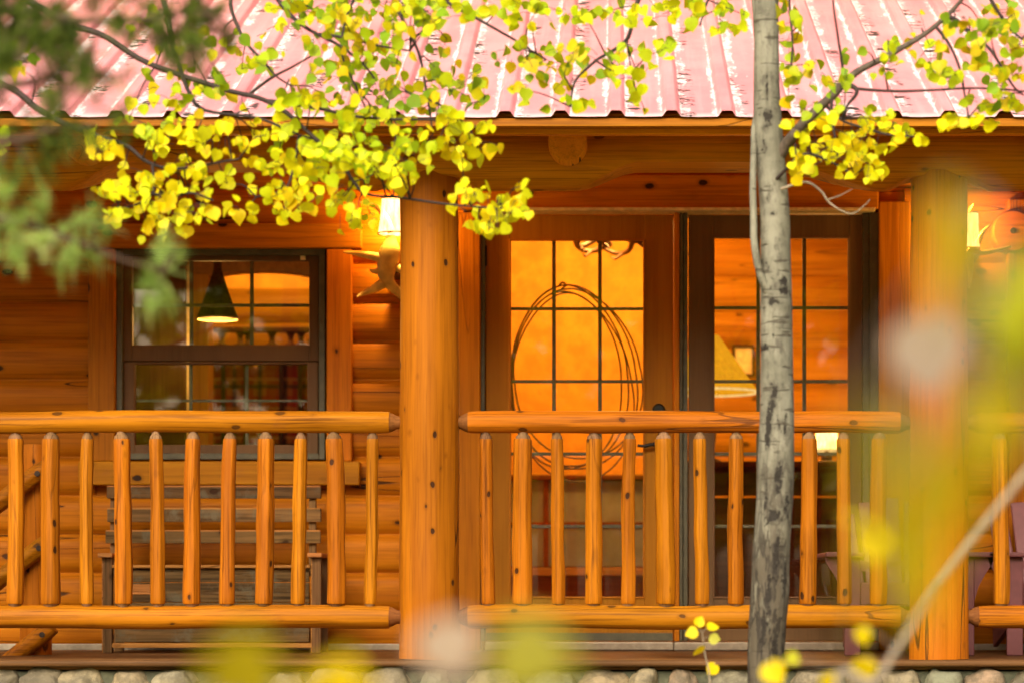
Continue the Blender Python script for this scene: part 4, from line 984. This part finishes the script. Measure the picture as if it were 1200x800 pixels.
def limb(pts, r0, r1, Y, seed=0):
    """pts: photo pixels, optional own depth as third value"""
    P = [W(p[0], p[1], p[2] if len(p) > 2 else Y) for p in pts]
    sp_ = spline(P, 5); n = len(sp_)
    sp_ = [p + Vector((noise.noise(p * 9 + Vector((seed, 0, 0))), noise.noise(p * 5 + Vector((9, seed, 0))) * 2, noise.noise(p * 9 + Vector((0, 5, seed))))) * 0.004 for p in sp_]
    m = MB(); m.tube(sp_, [lerp(r0, r1, i / (n - 1)) for i in range(n)], 8, True, 0.10, 25, seed)
    return m, sp_

def trunk_mesh(path, Y, seed, scars=()):
    """path: (py, px centre, width px); returns object mesh data with a 'scar' point attribute"""
    ps = [(Z(py, Y), X(px, Y), w / 2 * Y / 2800) for py, px, w in path]
    n, k = 420, 56; z0, z1 = ps[0][0], ps[-1][0]; vs = []; sc_ = []
    def at(z):
        for a, b in zip(ps, ps[1:]):
            if a[0] <= z <= b[0]:
                t = (z - a[0]) / (b[0] - a[0]); t = t * t * (3 - 2 * t) if False else t
                return lerp(a[1], b[1], t), lerp(a[2], b[2], t)
        return ps[-1][1:]
    for i in range(n + 1):
        z = lerp(z0, z1, i / n)
        cx = sum(at(min(max(z + d, z0), z1))[0] for d in (-0.06, -0.03, 0, 0.03, 0.06)) / 5; r = sum(at(min(max(z + d, z0), z1))[1] for d in (-0.06, -0.03, 0, 0.03, 0.06)) / 5
        for j in range(k):
            a = 2 * pi * j / k; d = Vector((cos(a), sin(a), 0))
            low = min(max((1.0 - z) / 0.9, 0), 1)
            rr_ = r * (1 + 0.05 * noise.noise(Vector((d.x * 1.5, d.y * 1.5, z * 3 + seed))) + (0.012 + 0.045 * low) * noise.noise(Vector((d.x * 5, d.y * 5, z * 9 + seed))))
            s = 0.0; x = cx + d.x * rr_; y = Y + d.y * rr_
            if d.y < 0.1:
                px, py = 722 + x * 2800 / Y, 700 - (z - EYE) * 2800 / Y
                for (sx, sy, ax, ay, rot, amt) in scars:
                    dx, dy = px - sx, py - sy; u = dx * cos(rot) + dy * sin(rot); v = -dx * sin(rot) + dy * cos(rot)
                    q = (u / ax) ** 2 + (v / ay) ** 2
                    if q < 4: s = max(s, amt * math.exp(-q * 0.9))
            rr_ *= 1 - 0.03 * s
            vs.append((cx + d.x * rr_, Y + d.y * rr_, z)); sc_.append(s)
    m = MB(); m.add(vs, [(i * k + j, i * k + (j + 1) % k, (i + 1) * k + (j + 1) % k, (i + 1) * k + j) for i in range(n) for j in range(k)], True)
    m.scar = sc_; return m
def build_trunk(m, parent):
    o = part(m, 'trunk', 'bark', parent)
    a = o.data.attributes.new('scar', 'FLOAT', 'POINT'); a.data.foreach_set('value', m.scar); return o

# --- the aspen with the pale trunk in front of the doors
YA = 8.0
ra = thing('aspen_tree', (X(895, YA), YA, GROUND), 'yellow leaved aspen with pale scarred trunk standing before the dark glazed door', 'tree')
SC = [(899, 138, 8, 9, 0, 1.0), (898, 108, 2.2, 34, 0, 0.85), (893, 178, 7, 26, 0.1, 0.55), (897, 60, 14, 1.8, 0, 1.0), (906, 60, 1.6, 50, 0.05, 0.5), (896, 150, 5, 5, 0, 0.9),
      (917, 333, 5, 6, 0, 1.1), (919, 345, 10, 5, 0.3, 1.0), (905, 356, 9, 6, 0.2, 0.95), (904, 340, 8, 5, -0.3, 0.6), (898, 315, 4, 20, -0.5, 0.6), (894, 330, 10, 4, 0.8, 0.5),
      (905, 385, 1.5, 26, 0, 0.7), (912, 380, 1.2, 22, 0, 0.5), (893, 409, 7, 4, 0, 1.0), (897, 402, 9, 4, 0, 0.4), (905, 470, 4, 24, 0.15, 0.9), (899, 505, 4, 34, 0.05, 1.0), (912, 500, 2, 20, -0.2, 0.7), (919, 500, 2.2, 16, 0.1, 0.9), (901, 452, 16, 1.5, -0.25, 0.8), (913, 450, 8, 1.4, 0.3, 0.7),
      (911, 560, 6, 22, 0.05, 1.0), (906, 605, 10, 9, 0.5, 1.1), (921, 595, 4, 20, 0.05, 0.8), (896, 580, 3, 40, 0.03, 0.8), (908, 655, 5, 40, 0.05, 0.8), (890, 676, 12, 2, 0.1, 0.8), (900, 700, 5, 34, 0, 0.9), (918, 680, 4, 30, 0.05, 0.8), (893, 740, 5, 30, 0.03, 0.9), (908, 760, 6, 26, -0.05, 0.9), (893, 220, 6, 2, 0, 0.8), (901, 246, 7, 2, 0, 0.8), (904, 254, 6, 2, 0, 0.7), (897, 234, 5, 2, 0, 0.7), (918, 216, 7, 1.6, 0, 0.7), (913, 300, 9, 1.5, 0, 0.7), (921, 425, 9, 1.4, 0, 0.5), (915, 20, 10, 1.6, 0.1, 0.6)]
tm = trunk_mesh([(1210, 880, 62), (1100, 884, 50), (900, 892, 44), (800, 896, 40), (740, 899, 44), (700, 902, 45), (640, 904, 44), (600, 907, 43), (540, 909, 42), (480, 910, 40), (400, 910, 38), (350, 910, 38), (300, 909, 36), (250, 908.5, 35), (200, 904, 34), (150, 900, 34), (100, 898, 31), (50, 898, 29), (0, 898, 28), (-200, 902, 25), (-500, 896, 20), (-900, 905, 12), (-1300, 900, 4)], YA, 2.0, SC)
build_trunk(tm, ra)
# slim side stem on the trunk
m, sp_ = limb([(905, 352, 7.975), (895, 332, 7.96), (886, 305, 7.95), (883, 275, 7.95), (882, 240, 7.95), (882.5, 205, 7.96), (884, 160, 7.99), (889, 90, 8.03), (880, -40, 8.03), (860, -200, 8.0)], 0.0135, 0.010, YA, 4)
ss = part(m, 'side_stem', 'bark', ra)
RB_ = []
def rl(*pts, r0=0.011, r1=0.003, parent=ra, Y=YA, store=RB_, mat='twig'):
    m, sp_ = limb(pts, r0, r1, Y, len(store)); store.extend(sp_); part(m, 'branch', mat, parent); return sp_
rl((905, 195, 8.0), (922, 168, 7.96), (935, 153, 7.92), (957, 130, 7.9), (975, 112, 7.88), (988, 98, 7.86), (1010, 80, 7.83), (1050, 60, 7.8), (1090, 36, 7.78), (1125, 3, 7.76), (1160, -50, 7.7), (1230, -150, 7.7), r0=0.021, r1=0.004, mat='limbgrey')
rl((990, 97, 7.86), (1003, 104, 7.85), (1003, 112, 7.84), (993, 125, 7.82), (988, 140, 7.8), r0=0.009)
rl((990, 100, 7.86), (1010, 105, 7.85), (1050, 107, 7.8), (1100, 105, 7.8), (1160, 104, 7.8), (1210, 108, 7.8), r0=0.006)
rl((1108, 18, 7.77), (1122, 25, 7.75), (1140, 42, 7.74), (1158, 55, 7.72), (1172, 75, 7.7), (1187, 100, 7.7), (1200, 112, 7.7), r0=0.008)
rl((1095, 30, 7.78), (1108, 45, 7.76), (1118, 65, 7.75), (1126, 88, 7.74), (1130, 110, 7.72), (1135, 138, 7.7), r0=0.006)
rl((1150, -20, 7.7), (1170, 15, 7.7), (1190, 40, 7.7), (1215, 60, 7.7), r0=0.008)
rl((975, 113, 7.88), (975, 135, 7.85), (978, 160, 7.83), (982, 182, 7.82), r0=0.006)
rl((965, 122, 7.9), (985, 140, 7.87), (1010, 150, 7.85), (1040, 158, 7.84), (1070, 160, 7.83), r0=0.005)
rl((990, 97, 7.86), (985, 60, 7.84), (978, 20, 7.82), (975, -30, 7.8), r0=0.005)
rl((908, 212, 7.96), (940, 183, 7.88), (965, 186, 7.85), (985, 196, 7.83), (1000, 205, 7.8), r0=0.006)
# bare grey twig
m, sp_ = limb([(915, 222, 7.95), (945, 214, 7.9), (962, 224, 7.88), (970, 236, 7.87), (985, 246, 7.86), (1000, 250, 7.85), (1014, 240, 7.84), (1020, 234, 7.84)], 0.005, 0.0015, YA, 8); part(m, 'bare_twig', 'stemgrey', ra)
m, sp_ = limb([(970, 235, 7.87), (985, 230, 7.85), (1000, 222, 7.84)], 0.003, 0.001, YA, 9); part(m, 'bare_twig', 'stemgrey', ra)
# up-and-over branches to the middle of the picture
rl((899, -260, 8.0), (850, -210, 7.95), (790, -110, 7.9), (755, -20, 7.9), (744, 12, 7.9), (735, 45, 7.88), (718, 60, 7.87), (697, 72, 7.86), (675, 95, 7.85), (668, 125, 7.84), r0=0.012)
rl((697, 72, 7.86), (715, 82, 7.84), (740, 85, 7.82), r0=0.004)
rl((899, -200, 8.0), (880, -120, 8.0), (850, -50, 7.95), (830, 0, 7.92), (820, 30, 7.9), r0=0.008)
rl((899, -180, 8.0), (915, -80, 7.95), (925, 0, 7.9), (928, 60, 7.88), (924, 100, 7.87), r0=0.006)
rl((850, -210, 7.95), (760, -180, 7.9), (650, -110, 7.9), (560, -50, 7.9), (523, -3, 7.9), (560, 22, 7.88), (610, 52, 7.86), (640, 70, 7.85), r0=0.011)
tw = MB()
REG_R = [('g', 835, 22, 40, 20, 24), ('g', 800, 8, 40, 12, 14), ('o', 925, 25, 14, 38, 16), ('o', 926, 78, 9, 16, 5), ('o', 960, 92, 40, 22, 16), ('o', 928, 108, 8, 14, 4),
         ('o', 1098, 55, 36, 40, 18), ('o', 1165, 50, 40, 48, 50), ('o', 1185, 100, 22, 30, 16), ('g', 1100, 92, 30, 15, 14), ('g', 1030, 78, 26, 18, 6), ('o', 1000, 66, 20, 10, 3), ('g', 1060, 55, 22, 20, 5),
         ('y', 990, 165, 55, 30, 66), ('y', 938, 192, 17, 24, 22), ('y', 1012, 200, 34, 18, 20), ('y', 1058, 165, 24, 18, 17), ('y', 1130, 145, 36, 9, 20), ('g', 965, 132, 30, 14, 9), ('y', 925, 150, 6, 8, 3), ('g', 1160, 122, 36, 12, 12), ('g', 1025, 132, 22, 14, 7),
         ('g', 735, 78, 30, 30, 18), ('o', 700, 72, 34, 24, 16), ('g', 750, 18, 60, 16, 22), ('o', 648, 80, 40, 28, 26), ('o', 590, 58, 30, 24, 9), ('g', 640, 18, 50, 18, 24), ('g', 575, 12, 50, 14, 18), ('g', 662, 124, 30, 10, 8), ('g', 750, 118, 14, 26, 6), ('g', 775, 48, 18, 22, 7), ('o', 610, 112, 30, 14, 5)]
foliage(REG_R, RB_, 21, tw).join(tw, 1).build('crown', M['leaf'], ra, tints=True, more=(M['twig'],))

# --- a second aspen, its trunk outside the picture, limbs reaching in along the eave
YL = 7.9; xt = -3.3
lt = thing('aspen_tree', (xt, YL, GROUND), 'bright yellow green aspen boughs hanging low over the eave and window', 'tree')
tm = trunk_mesh([(1210, 0, 60), (700, 0, 46), (0, 0, 36), (-700, 0, 22), (-1200, 0, 6)], YL, 9.0)
tm.v = [(v[0] - X(0, YL) + xt, v[1], v[2]) for v in tm.v]; build_trunk(tm, lt)
tpx = 722 + xt * 2800 / YL
LB = []
def ll(*pts, r0=0.010, r1=0.003): return rl(*pts, r0=r0, r1=r1, parent=lt, Y=YL, store=LB)
ll((tpx, 60, 7.9), (-300, -40, 7.9), (-60, -30, 7.9), (40, 5, 7.9), (73, 27, 7.9), (118, 40, 7.9), (162, 69, 7.9), (213, 89, 7.88), (263, 105, 7.86), (310, 118, 7.84), (341, 137, 7.82), (371, 165, 7.8), (400, 190, 7.8), (415, 214, 7.8), (430, 228, 7.78), (470, 232, 7.75), (520, 238, 7.72), (545, 241, 7.7), (590, 244, 7.7), r0=0.0125, r1=0.003)
ll((tpx, -300, 7.9), (0, -180, 7.9), (150, -90, 7.9), (188, -10, 7.9), (200, 40, 7.9), (211, 80, 7.88), (222, 110, 7.88), (240, 129, 7.86), (300, 138, 7.85), (350, 158, 7.83), (400, 172, 7.8), r0=0.012)
ll((300, -110, 8.0), (280, -40, 8.0), (270, 5, 7.98), (285, 45, 7.95), (305, 68, 7.93), (322, 88, 7.9), (340, 100, 7.9), r0=0.008)
ll((293, 110, 7.85), (322, 89, 7.85), (345, 78, 7.86), (370, 64, 7.87), r0=0.006)
ll((0, -180, 7.9), (200, -110, 7.9), (300, -40, 7.9), (326, 0, 7.9), (345, 22, 7.88), (370, 40, 7.86), (400, 55, 7.85), (425, 75, 7.84), (440, 95, 7.83), r0=0.011)
ll((370, 40, 7.86), (405, 45, 7.84), (440, 52, 7.83), (480, 60, 7.82), r0=0.006)
ll((310, 118, 7.84), (345, 122, 7.83), (380, 129, 7.82), (420, 138, 7.8), (470, 140, 7.8), (520, 142, 7.8), (560, 150, 7.8), r0=0.007)
ll((tpx, 200, 7.7), (-120, 60, 7.7), (0, 97, 7.7), (45, 128, 7.7), (80, 147, 7.7), (120, 162, 7.7), (150, 172, 7.7), (172, 190, 7.7), (200, 197, 7.7), (240, 194, 7.7), (280, 187, 7.7), r0=0.013)
ll((178, 192, 7.7), (180, 210, 7.69), (178, 228, 7.68), (160, 240, 7.67), (140, 246, 7.66), r0=0.005)
ll((178, 228, 7.68), (200, 230, 7.67), (225, 226, 7.66), (250, 235, 7.66), r0=0.005)
ll((200, -110, 7.9), (360, -110, 7.9), (440, -40, 7.9), (470, 20, 7.88), (490, 60, 7.86), (500, 105, 7.85), (505, 150, 7.84), r0=0.009)
ll((440, -40, 7.9), (410, 10, 7.88), (400, 60, 7.86), (420, 110, 7.85), r0=0.006)
ll((480, 110, 7.85), (520, 125, 7.83), (550, 150, 7.82), (555, 170, 7.82), r0=0.004)
ll((0, 97, 7.7), (-20, 130, 7.7), (-10, 160, 7.7), r0=0.004)
ll((350, 158, 7.83), (345, 190, 7.82), (335, 220, 7.8), (300, 232, 7.8), r0=0.005)
REG_L = [('o', 440, 40, 95, 48, 92), ('o', 380, 88, 60, 42, 34), ('o', 460, 105, 80, 42, 66), ('o', 405, 10, 90, 18, 34), ('g', 500, 12, 60, 18, 26),
         ('g', 420, 160, 110, 30, 78), ('g', 400, 195, 70, 25, 30), ('g', 455, 185, 60, 30, 34),
         ('y', 130, 172, 28, 22, 15), ('g', 175, 150, 60, 14, 16), ('y', 215, 172, 42, 28, 28), ('y', 148, 236, 36, 32, 30), ('y', 205, 245, 55, 36, 58), ('y', 190, 205, 50, 22, 26), ('y', 262, 165, 22, 20, 11), ('y', 285, 242, 22, 20, 12), ('y', 245, 205, 30, 20, 16), ('y', 185, 275, 22, 14, 8),
         ('y', 310, 168, 36, 32, 28), ('y', 335, 225, 44, 34, 42), ('y', 400, 232, 44, 38, 34), ('y', 428, 255, 16, 16, 6), ('y', 470, 205, 34, 18, 18), ('y', 370, 200, 40, 28, 20),
         ('y', 550, 168, 38, 28, 40), ('y', 520, 145, 30, 14, 10), ('y', 572, 245, 50, 28, 50), ('y', 560, 268, 22, 12, 10), ('y', 610, 225, 15, 10, 5),
         ('o', 250, 82, 90, 50, 36), ('g', 310, 45, 56, 36, 14), ('g', 200, 120, 50, 18, 14), ('o', 20, 70, 26, 16, 13), ('g', 172, 25, 20, 18, 6), ('g', 2, 165, 10, 14, 5), ('g', 70, 42, 12, 6, 3), ('g', 345, 120, 40, 18, 18), ('o', 540, 105, 36, 26, 24)]
tw = MB(); foliage(REG_L, LB, 33, tw).join(tw, 1).build('crown', M['leaf'], lt, tints=True, more=(M['twig'],))

# --- pine, close to the camera, trunk outside the picture
YN = 4.7; xp = -2.45
pn = thing('pine_tree', (xp, YN, GROUND), 'blurred green pine boughs at the upper corner, close in front', 'tree')
m = MB(); m.tube([(xp + 0.01 * sin(i), YN, lerp(GROUND - 0.02, 4.2, i / 20)) for i in range(21)], [lerp(0.12, 0.03, i / 20) for i in range(21)], 18, True, 0.1, 8, 5); part(m, 'trunk', 'pinebark', pn)
ppx = 722 + xp * 2800 / YN
nb = MB(); pr = random.Random(8)
PG = [(0.10, 0.16, 0.02), (0.13, 0.20, 0.025), (0.07, 0.12, 0.018), (0.20, 0.26, 0.035)]
PGL = [(0.38, 0.58, 0.09), (0.33, 0.50, 0.12), (0.48, 0.58, 0.18), (0.28, 0.42, 0.10)]
def tuft(c, d, n, ln, pal):
    d = d.normalized()
    for i in range(n):
        o = c + d * pr.uniform(-0.035, 0.015) + rv(pr, 0.003)
        v = (d * pr.uniform(0.5, 1.1) + rv(pr, 0.62)).normalized(); v.z -= 0.15
        s = v.cross(rv(pr)).normalized() * 0.0015; L = ln * pr.uniform(0.7, 1.15); e = o + v * L; mid = o + v * L * 0.5 + Vector((0, 0, 0.003))
        t = pr.choice(pal); nb.add([o - s, o + s, mid + s * 0.9, mid - s * 0.9, e], [(0, 1, 2, 3), (3, 2, 4)], False, (*t, 1))
def bough(pts, tufts, pal, n=70, ln=0.055, r0=0.014, Y=YN):
    m, sp_ = limb(pts, r0, 0.003, Y, len(tufts)); part(m, 'branch', 'pinebark', pn)
    for px, py in tufts:
        c = W(px, py, Y + pr.uniform(-0.14, 0.14)); b = min(sp_, key=lambda q: (q - c).length)
        d = (c - b) if (c - b).length > 0.004 else Vector((1, 0, -0.3))
        s_ = spline([b, b.lerp(c, 0.5) + rv(pr, 0.008), c], 4); mb_ = tw2; mb_.tube(s_, [0.0035] * len(s_), 5, False)
        for q in range(4): tuft(c + rv(pr, 0.035), d + rv(pr, 0.03), n // 4, ln, pal)
tw2 = MB()
bough([(ppx, -160), (-250, -60), (-60, 0), (60, 20), (150, 25), (230, 15), (275, 30)], [(-40, 15), (5, 10), (30, 35), (60, 8), (95, 30), (130, 8), (20, 70), (75, 62), (165, 15), (205, 25), (235, 8), (250, 38), (215, 55), (140, 40), (110, 62), (45, 50), (0, 45), (-20, 60), (15, 30), (40, 15), (70, 40), (190, 40), (225, 30)], PG, 180)
bough([(ppx, 20), (-200, 60), (-40, 105), (40, 95), (90, 78), (130, 88)], [(-20, 110), (60, 92), (100, 82), (125, 100), (50, 120), (75, 130)], PG, 80)
bough([(ppx, 100), (-200, 130), (-60, 160), (20, 165), (70, 150), (140, 138)], [(-30, 160), (10, 165), (45, 150), (70, 165), (30, 192), (60, 190), (0, 195), (95, 150), (140, 138)], PG, 80)
bough([(ppx, 180), (-150, 220), (-20, 250), (50, 268), (105, 288), (150, 306), (192, 318)], [(20, 240), (45, 245), (70, 275), (40, 300), (95, 285), (75, 305), (5, 275), (115, 262), (185, 310), (205, 296), (190, 335), (-20, 250)], PGL, 72, 0.055, 0.010)
nb.join(tw2, 1).build('crown', M['needle'], pn, tints=True, more=(M['pinebark'],))

# --- saplings close to the camera
def sapling(label, stem, r0, r1, leaves, Ys, seed, attach=True, name='aspen_sapling'):
    P = [Vector((stem[0][0], stem[0][1], GROUND - 0.02))] + [W(*p) for p in stem[1:]]
    root = thing(name, (P[0].x, P[0].y, GROUND), label, 'sapling', 'young aspens growing before the porch')
    sp_ = spline(P, 6); m = MB(); m.tube(sp_, [lerp(r0, r1, i / (len(sp_) - 1)) for i in range(len(sp_))], 8, True, 0.08, 30, seed)
    part(m, 'stem', 'stemgrey', root)
    r = random.Random(seed); lf = MB(); tw_ = MB()
    for (px, py, Y, size, col, ang_, *tw__) in leaves:
        c = W(px, py, Y); tip = Vector((sin(ang_), r.gauss(0, 0.2), -cos(ang_))).normalized()
        base = c - tip * size * 0.5
        b = min(sp_, key=lambda q: (q - base).length); mid = b.lerp(base, 0.5) + Vector((0, 0, 0.006))
        tw_.tube(spline([b, mid, base], 5), 0.0009, 5, False)
        add_leaf(lf, base, tip, (Vector((sin(tw__[0]), -cos(tw__[0]), 0.1)) if tw__ else Vector((r.gauss(0, 0.35), -1, r.gauss(0.1, 0.3)))), size, (*col, 1), r.uniform(0.05, 0.3), r.uniform(0, 0.2))
    lf.join(tw_, 1).build('foliage', M['leaf'], root, tints=True, more=(M['stemgrey'],))
Yc, YGc, PKc, OLc = (0.85, 0.66, 0.004), (0.56, 0.58, 0.006), (0.46, 0.36, 0.27), (0.45, 0.50, 0.008)
# diagonal stem in front of the cracked post
sapling('thin bare sapling stem leaning diagonally across the front with tiny yellow leaves', [(0.62, 4.0), (985, 870, 4.0), (1028, 798, 4.0), (1075, 722, 4.0), (1130, 645, 4.0), (1200, 556, 4.0), (1290, 440, 4.0)], 0.0075, 0.005,
        [(1012, 745, 4.2, 0.036, Yc, 0.3), (1010, 786, 4.1, 0.050, Yc, 0.0), (908, 789, 4.6, 0.050, Yc, 0.5), (930, 772, 4.7, 0.03, YGc, 1.0), (1006, 610, 2.6, 0.036, Yc, 1.3, 1.15), (1024, 634, 2.6, 0.042, Yc, 1.6, 1.2), (975, 800, 4.2, 0.04, Yc, 0.3)], 4, 51)
# large soft leaves right of centre
sapling('blurred yellow green sapling leaves floating before the cracked post', [(0.48, 1.75), (1290, 1000, 1.7), (1270, 720, 1.7), (1225, 520, 1.68), (1190, 380, 1.65), (1150, 225, 1.62)], 0.0035, 0.0015,
        [(1086, 420, 2.0, 0.066, PKc, 0.2, 0.1), (1100, 310, 1.2, 0.075, Yc, 0.05, 1.12), (1185, 395, 1.5, 0.055, YGc, 0.6, 0.7), (1210, 340, 1.4, 0.05, YGc, 0.3, 0.8), (1160, 500, 1.3, 0.055, Yc, 0.3, 1.0),
         (1062, 560, 1.2, 0.06, YGc, 0.2, 1.2), (1100, 580, 1.1, 0.075, Yc, -0.2, 1.2), (1075, 690, 1.25, 0.06, Yc, 0.5, 1.1), (1030, 660, 1.2, 0.05, Yc, 0.2, 1.25), (1050, 620, 0.85, 0.06, Yc, -0.3, 1.22), (1190, 440, 1.1, 0.05, YGc, -0.2, 1.05), (1020, 540, 0.95, 0.045, Yc, 0.1, 1.25)], 1.7, 52)
# low leaf tips along the bottom edge
sapling('blurred low sapling whose yellow leaf tips rise along the bottom edge', [(-0.14, 1.8), (480, 1100, 1.8), (470, 960, 1.8), (465, 850, 1.8)], 0.0035, 0.0015,
        [(285, 778, 1.5, 0.052, (0.36, 0.29, 0.005), 2.9, 0.3), (397, 802, 1.8, 0.055, (0.70, 0.52, 0.005), 2.8, 0.2), (527, 764, 1.8, 0.050, PKc, 0.3, 0.1), (628, 768, 1.5, 0.055, (0.26, 0.24, 0.005), 1.5, 0.95)], 1.8, 53)
# small sprig near the wall
sapling('tiny sprig with five small yellow leaves in front of the stone wall', [(X(836, 7.4), 7.4), (834, 900, 7.4), (832, 800, 7.4), (826, 765, 7.4), (823, 742, 7.4)], 0.004, 0.0018,
        [(820, 727, 7.4, 0.034, Yc, 2.7), (810, 741, 7.38, 0.040, Yc, -1.3), (836, 734, 7.42, 0.040, Yc, 1.7), (838, 748, 7.4, 0.036, (0.6, 0.62, 0.1), 1.4), (818, 763, 7.36, 0.045, Yc, -0.5), (834, 784, 7.4, 0.042, Yc, -0.7)], 7.4, 54)

# --- far grove behind the camera (lights and shows in the panes)
gr = MB(); gg = random.Random(77)
for i in range(95):
    a = RAD(gg.uniform(185, 355)); R = gg.uniform(18, 32); x, y = R * cos(a) * 1.2, R * sin(a)
    H = gg.uniform(9.0, 13.0); zb = GROUND - 0.05
    gr.tube([(x, y, zb), (x + gg.uniform(-.2, .2), y, zb + H * 0.5), (x + gg.uniform(-.3, .3), y, zb + H * 0.95)], [0.13, 0.09, 0.03], 8, False, tint=(0.4, 0.36, 0.28, 1))
    for k in range(360):
        t = gg.random(); rad = (1.9 * sin(pi * min(1, 0.12 + t)) + 0.25) * math.sqrt(gg.random()); b = gg.uniform(0, 2 * pi)
        p = Vector((x + rad * cos(b), y + rad * sin(b), zb + H * (0.25 + 0.75 * t))); c = gg.choice(PAL['y'] + PAL['g'])
        add_leaf(gr, p, rv(gg), rv(gg), gg.uniform(0.30, 0.55), (*c, 1))
go = gr.build('aspen_grove', M['leaf'], None, (0, -20, GROUND), tints=True); tag(go, 'distant grove of yellow aspens facing the cabin', 'grove', kind='stuff')

# ------------------------------------------------------------------ camera, light, render
cam = bpy.data.cameras.new('camera'); co = bpy.data.objects.new('camera', cam); COL.objects.link(co); S.camera = co
co.location = (0, 0, EYE); co.rotation_euler = (RAD(90), 0, 0)
cam.sensor_width = 36; cam.lens = 36 * 2800 / 1200
cam.shift_x = (600 - 722) / 1200; cam.shift_y = (700 - 400) / 1200
cam.clip_start = 0.05; cam.clip_end = 1000
cam.dof.use_dof = True; cam.dof.focus_distance = 9.65; cam.dof.aperture_fstop = 2.0

SUN = Vector((-0.28, -1.0, 0.66)).normalized()      # direction to the sun: behind the camera, a little left, veiled
el = math.asin(SUN.z); az = math.atan2(SUN.x, SUN.y)
wd = bpy.data.worlds.new('World'); S.world = wd; wd.use_nodes = True; nt = wd.node_tree
bg = nt.nodes['Background']; sky = nt.nodes.new('ShaderNodeTexSky'); sky.sky_type = 'NISHITA'; sky.sun_disc = False
sky.sun_elevation = el; sky.sun_rotation = az; sky.dust_density = 6.0; sky.ozone_density = 0.6; sky.air_density = 1.0
nt.links.new(sky.outputs[0], bg.inputs[0]); bg.inputs[1].default_value = 0.12
sl_ = bpy.data.lights.new('sun', 'SUN'); sl_.energy = 1.75; sl_.angle = RAD(40); sl_.color = (1.0, 0.88, 0.68)
so = bpy.data.objects.new('sun', sl_); COL.objects.link(so); so.rotation_euler = SUN.to_track_quat('Z', 'Y').to_euler(); so.location = SUN * 30

S.view_settings.view_transform = 'Standard'; S.view_settings.look = 'None'; S.view_settings.exposure = 1.0; S.view_settings.gamma = 1
S.render.engine = 'CYCLES'; cy = S.cycles
cy.use_denoising = True; cy.max_bounces = 8; cy.transparent_max_bounces = 16; cy.sample_clamp_indirect = 6
cy.use_adaptive_sampling = True; cy.adaptive_threshold = 0.015
